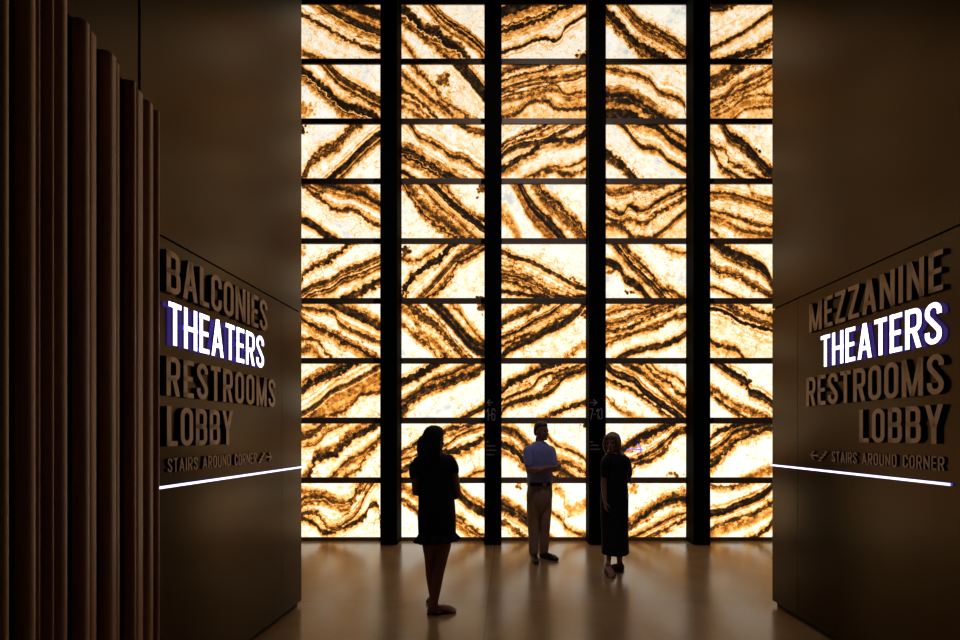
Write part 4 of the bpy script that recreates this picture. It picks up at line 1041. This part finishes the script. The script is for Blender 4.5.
# ---------- man with folded arms (height 1.77)
def man():
    bx, by = 0.405, 5.80
    s = FPX / by
    X = lambda px: (px - PX0) / s - bx
    Z = lambda py: CAMZ + (PY0 - py) / s
    yaw = 24          # chest turned to the photo's right
    c, sn = math.cos(math.radians(yaw)), math.sin(math.radians(yaw))
    def B(u, f, z):   # body space: u to the viewer's right across the chest, f forward
        return Vector((u*c + f*sn, u*sn - f*c, z)) + Vector((X(539.5), 0, 0))
    bm = bmesh.new()
    HM = head_matrix((X(541.0), -.01, Z(431.2)), 52, 3)
    head(bm, HM, 1.0)
    tube(bm, [(X(540.0), .0, Z(438)), (X(539.5), .005, Z(447))], [.056, .064])
    torso(bm, smooth_rings([(X(539.8), 0, .80, .13, .10, yaw), (X(539.8), 0, .92, .158, .110, yaw), (X(539.8), 0, 1.05, .145, .10, yaw), (X(539.5), 0, 1.20, .155, .105, yaw),
               (X(539.5), 0, 1.33, .175, .105, yaw), (X(539.5), 0, 1.42, .160, .085, yaw), (X(539.5), 0, 1.48, .07, .06, yaw)]))
    s1, s2 = B(-.168, 0, 1.395), B(.166, 0, 1.395)
    e1, e2 = B(-.188, .075, 1.155), B(.180, .085, 1.165)
    h1, h2 = B(.105, .215, 1.195), B(-.095, .185, 1.160)
    tube(bm, [s1, (s1 + e1)/2, e1], [.056, .050, .042]); tube(bm, [e1, (e1*2 + h1)/3 + B(0, .012, 0) - B(0, 0, 0), h1], [.043, .042, .029])
    tube(bm, [s2, (s2 + e2)/2, e2], [.056, .050, .042]); tube(bm, [e2, (e2*2 + h2)/3, h2], [.043, .042, .029])
    hand(bm, h1, B(.9, -.25, .15) - B(0, 0, 0), B(0, -1, -.1) - B(0, 0, 0), 1.0, .35, -1)
    hand(bm, h2, B(-.9, -.2, -.05) - B(0, 0, 0), B(0, -1, 0) - B(0, 0, 0), 1.0, .35, 1)
    a1 = Vector((X(533.5), -.03, .10)); a2 = Vector((X(544), .05, .10))
    for hip, k, a in ((B(-.085, 0, .88), Vector((X(533), -.015, .50)), a1), (B(.085, 0, .88), Vector((X(545.5), .01, .50)), a2)):
        tube(bm, [hip, (hip + k)/2, k, (k + a)/2 + Vector((0, .015, .04)), a], [.085, .075, .055, .050, .036])
    ft1, ft2 = Vector((.12, -1, 0)), Vector((.9, -.75, 0))
    for a, d in ((a1, ft1), (a2, ft2)):
        d = d.normalized(); g = Vector((a.x, a.y, 0))
        tube(bm, [a, g + Vector((0, 0, .055)), g + d*.12 + Vector((0, 0, .036))], [.036, .036, .030])
    body = remeshed('person', bm, M_SKIN, None, .0062, 3)
    place(body, (bx, by, 0), 'man in blue short-sleeved shirt and khaki trousers with folded arms')
    eyes(HM, body)
    bm = bmesh.new()
    rows = []
    for z, w, f, b in ((-.065, .040, .050, .074), (-.04, .060, .036, .088), (-.015, .072, .008, .094), (.03, .0765, -.032, .100), (.052, .0765, -.070, .101), (.075, .073, -.090, .098), (.100, .058, -.078, .084), (.118, .038, -.050, .056), (.126, .013, -.016, .02)):
        cy = (f + b)/2; d = (b - f)/2
        rows.append([HM @ Vector((w*math.cos(t), cy + d*math.sin(t), z)) for t in [2*math.pi*k/28 for k in range(28)]])
    ring_loft(bm, rows)
    remeshed('hair', bm, M_HAIRM, body, .0065, 2)
    # shirt
    bm = bmesh.new()
    rows = [(X(539.8), 0, Z(483.5), .163, .125, yaw), (X(539.8), 0, Z(476), .170, .132, yaw), (X(539.6), 0, Z(466), .172, .132, yaw), (X(539.5), 0, Z(456), .176, .130, yaw),
            (X(539.5), 0, Z(450), .178, .118, yaw), (X(539.5), 0, Z(446.5), .158, .098, yaw), (X(539.5), 0, Z(443.5), .105, .080, yaw), (X(539.7), 0, Z(441.5), .072, .068, yaw)]
    torso(bm, smooth_rings(rows))
    for sh_, el, q in ((s1, e1, -1), (s2, e2, 1)):
        end = sh_ + (el - sh_)*.70
        tube(bm, [sh_ + B(-.04*q, 0, .015) - B(0, 0, 0), sh_, (sh_ + end)/2, end], [.056, .063, .061, .058], 16)
    # collar and placket
    for q in (-1, 1):
        tube(bm, [B(.055*q, -.02, 1.505), B(.050*q, .055, 1.49), B(.012*q, .095, 1.455), B(.035*q, .105, 1.425)], [.014, .015, .013, .008], 10)
    shirt = remeshed('shirt', bm, M_SHIRT, body, .007, 3)
    bm = bmesh.new()
    for k in range(6):
        z0 = 1.09 + .055*k
        if 1.12 < z0 < 1.24: continue
        ball(bm, B(0, .134 if z0 < 1.3 else .128, z0), .007)
    bm_obj('button', bm, M_BUTTON, shirt, True)
    bm = bmesh.new()
    rows = [(X(539.8), 0, Z(485.2), .168, .130, yaw), (X(539.8), 0, Z(481.6), .167, .129, yaw)]
    torso(bm, rows); bl = bm_obj('belt', bm, M_LEATH, body, False)
    bm = bmesh.new()
    p = B(0, .132, Z(483.4)); box(bm, p.x - .025, p.x + .025, p.y - .014, p.y + .004, p.z - .018, p.z + .018, bevel=.003)
    bm_obj('buckle', bm, M_BUCKLE, bl)
    # trousers
    bm = bmesh.new()
    rows = [(X(539.8), 0, Z(512), .10, .07, yaw), (X(539.8), 0, Z(507), .135, .105, yaw), (X(539.8), 0, Z(501), .156, .125, yaw), (X(539.8), 0, Z(494), .168, .132, yaw), (X(539.8), 0, Z(484.5), .160, .124, yaw)]
    torso(bm, smooth_rings(rows))
    for hip, k, a, q in ((B(-.083, 0, .86), Vector((X(533.2), -.015, .50)), a1, -1), (B(.083, 0, .86), Vector((X(545.0), .01, .50)), a2, 1)):
        tube(bm, [hip, (hip + k)/2, k, (k + a)/2, a + Vector((0, 0, .0))], [.094, .090, .076, .068, .062], 18)
    remeshed('trousers', bm, M_KHAKI, body, .0075, 3)
    shoe('shoe', a1, ft1, M_LEATH, body); shoe('shoe', a2, ft2, M_LEATH, body)
man()

# ---------- blonde woman in the long dress (height 1.66)
def woman_far():
    bx, by = 1.250, 5.38
    s = FPX / by
    X = lambda px: (px - PX0) / s - bx
    Z = lambda py: CAMZ + (PY0 - py) / s
    yaw = -26         # turned to the photo's left
    bm = bmesh.new()
    HM = head_matrix((X(612.3), -.01, Z(442.6)), -32, 3)
    head(bm, HM, .96, False)
    tube(bm, [(X(613), .0, Z(450)), (X(614.5), .01, Z(459))], [.050, .056])
    torso(bm, smooth_rings([(X(614.5), 0, .74, .13, .10, yaw), (X(614.5), 0, .86, .165, .118, yaw), (X(614.5), 0, .95, .155, .11, yaw), (X(615), 0, 1.06, .130, .095, yaw),
               (X(615.5), 0, 1.20, .140, .102, yaw), (X(615.6), 0, 1.31, .150, .090, yaw), (X(615.3), 0, 1.37, .115, .068, yaw), (X(615), 0, 1.42, .06, .05, yaw)]))
    # her right arm hangs straight at the photo's left; her left arm bends behind the back
    sr, er, hr = Vector((X(604.8), -.06, Z(464.5))), Vector((X(602.6), -.06, Z(484))), Vector((X(603.2), -.10, Z(500)))
    tube(bm, [sr, (sr + er)/2, er], [.044, .040, .033]); tube(bm, [er, (er*2 + hr)/3, hr], [.034, .032, .023])
    hand(bm, hr, (.1, -.08, -1), (1, .2, 0), .9, .3, 1)
    sl, el, hl = Vector((X(627.2), .07, Z(462))), Vector((X(630.6), .10, Z(480.5))), Vector((X(620), .20, Z(487)))
    tube(bm, [sl, (sl + el)/2, el], [.045, .042, .036]); tube(bm, [el, (el*2 + hl)/3, hl], [.037, .034, .024])
    hand(bm, hl, (-1, -.1, -.1), (0, -1, .3), .9, .4, 1)
    a1, a2 = Vector((X(605.2), -.165, .105)), Vector((X(619.0), -.03, .085))
    k1, k2 = Vector((X(609.5), -.05, .48)), Vector((X(618.5), .0, .47))
    tube(bm, [(X(610), -.02, .80), (X(610), -.03, .64), k1, (k1 + a1)/2 + Vector((.01, .02, .03)), a1], [.085, .064, .044, .039, .027])
    tube(bm, [(X(619.5), .02, .80), (X(619), .02, .64), k2, (k2 + a2)/2 + Vector((0, .02, .03)), a2], [.085, .070, .052, .048, .031])
    d1, d2 = Vector((.05, -1, 0)), Vector((-1, -.45, 0))
    foot(bm, a1, d1, .225, .038, .012); foot(bm, a2, d2, .235)
    body = remeshed('person', bm, M_SKIN, None, .0062, 3)
    place(body, (bx, by, 0), 'blonde woman in long black dress facing the man')
    eyes(HM, body, .96)
    # shoulder-length straight hair
    bm = bmesh.new(); rows = []
    for z, w, f, b in ((-.120, .070, .030, .085), (-.105, .086, .005, .108), (-.06, .092, -.008, .113), (-.01, .092, -.018, .113), (.03, .090, -.040, .113), (.060, .088, -.096, .111),
                       (.088, .078, -.086, .100), (.112, .054, -.058, .070), (.127, .026, -.025, .034), (.131, .008, -.008, .01)):
        cy = (f + b)/2; d = (b - f)/2
        rows.append([HM @ Vector((w*math.cos(t)*(1 + .02*math.sin(11*t)), cy + d*math.sin(t), z)) for t in [2*math.pi*k/28 for k in range(28)]])
    ring_loft(bm, rows)
    R_ = lambda x, y, z: HM @ Vector((x, y, z))
    tube(bm, [R_(.060, -.055, .07), R_(.084, -.045, .0), R_(.086, -.030, -.08), R_(.080, -.010, -.135)], [.026, .026, .026, .018], 12)
    tube(bm, [R_(-.055, -.055, .07), R_(-.080, -.040, .0), R_(-.082, -.020, -.08), R_(-.074, -.0, -.12)], [.026, .024, .022, .015], 12)
    remeshed('hair', bm, M_HAIRB, body, .0065, 2)
    # long dress: elbow sleeve, slit hem
    bm = bmesh.new()
    rows = [(X(614.2), -.055, Z(552.0), .157, .175, yaw), (X(614.0), -.05, Z(540), .157, .165, yaw), (X(614.0), -.03, Z(525), .158, .152, yaw), (X(614.2), -.01, Z(508), .163, .140, yaw), (X(614.4), 0, Z(494), .163, .132, yaw), (X(614.8), 0, Z(482), .150, .118, yaw),
            (X(615.2), 0, Z(472), .155, .120, yaw), (X(615.8), 0, Z(463), .172, .118, yaw), (X(615.7), 0, Z(457.5), .158, .096, yaw), (X(615.2), 0, Z(453.5), .090, .072, yaw)]
    torso(bm, smooth_rings(rows))
    tube(bm, [(X(623.5), .05, Z(459.5)), (X(627.5), .075, Z(464)), (X(629.8), .09, Z(474.5))], [.060, .064, .056], 16)
    tube(bm, [(X(608), -.04, Z(459.0)), (X(604.9), -.06, Z(463.5)), (X(603.8), -.064, Z(474))], [.060, .062, .052], 16)
    dress = remeshed('dress', bm, M_BLACK, body, .008, 4)
    bm = bmesh.new()
    P0, P1, P2 = Vector((X(620.5), .06, Z(535))), Vector((X(620.5), .05, Z(552))), Vector((X(628.5), .06, Z(551.0)))
    P3 = Vector((X(626.5), .05, Z(535)))
    nn = Vector((.0, .006, 0))
    ring_loft(bm, [[P0 + nn, P1 + nn, P2 + nn, P3 + nn], [P0 - nn, P1 - nn, P2 - nn, P3 - nn]])
    bm_obj('slit_panel', bm, M_BLACK, dress)
    for a, d, lift in ((a1, d1, .0), (a2, d2, 0)):
        d = d.normalized(); sd = Vector((-d.y, d.x, 0)); g = Vector((a.x, a.y, 0))
        bm = bmesh.new(); P = []
        for k in range(24):
            t = 2*math.pi*k/24
            P.append(g + d*(.055 + .124*math.cos(t)) + sd*(.035 + .008*math.cos(t))*math.sin(t))
        ring_loft(bm, [[p + Vector((0, 0, .0005)) for p in P], [p + Vector((0, 0, .013)) for p in P]])
        sh = bm_obj('sandal', bm, M_SANDAL, body)
        for at, rr, hh in ((.135, .042, .026), (.115, .044, .030), (.09, .045, .038), (.065, .044, .046), (.0, .040, .075)):
            bm = bmesh.new()
            pts = [g + d*at + sd*rr*math.cos(t) + Vector((0, 0, .012 + hh*math.sin(t))) for t in [math.pi*k/8 for k in range(9)]]
            tube(bm, pts, [.011]*9, 10); bm_obj('strap', bm, M_SANDAL, sh, True)
woman_far()
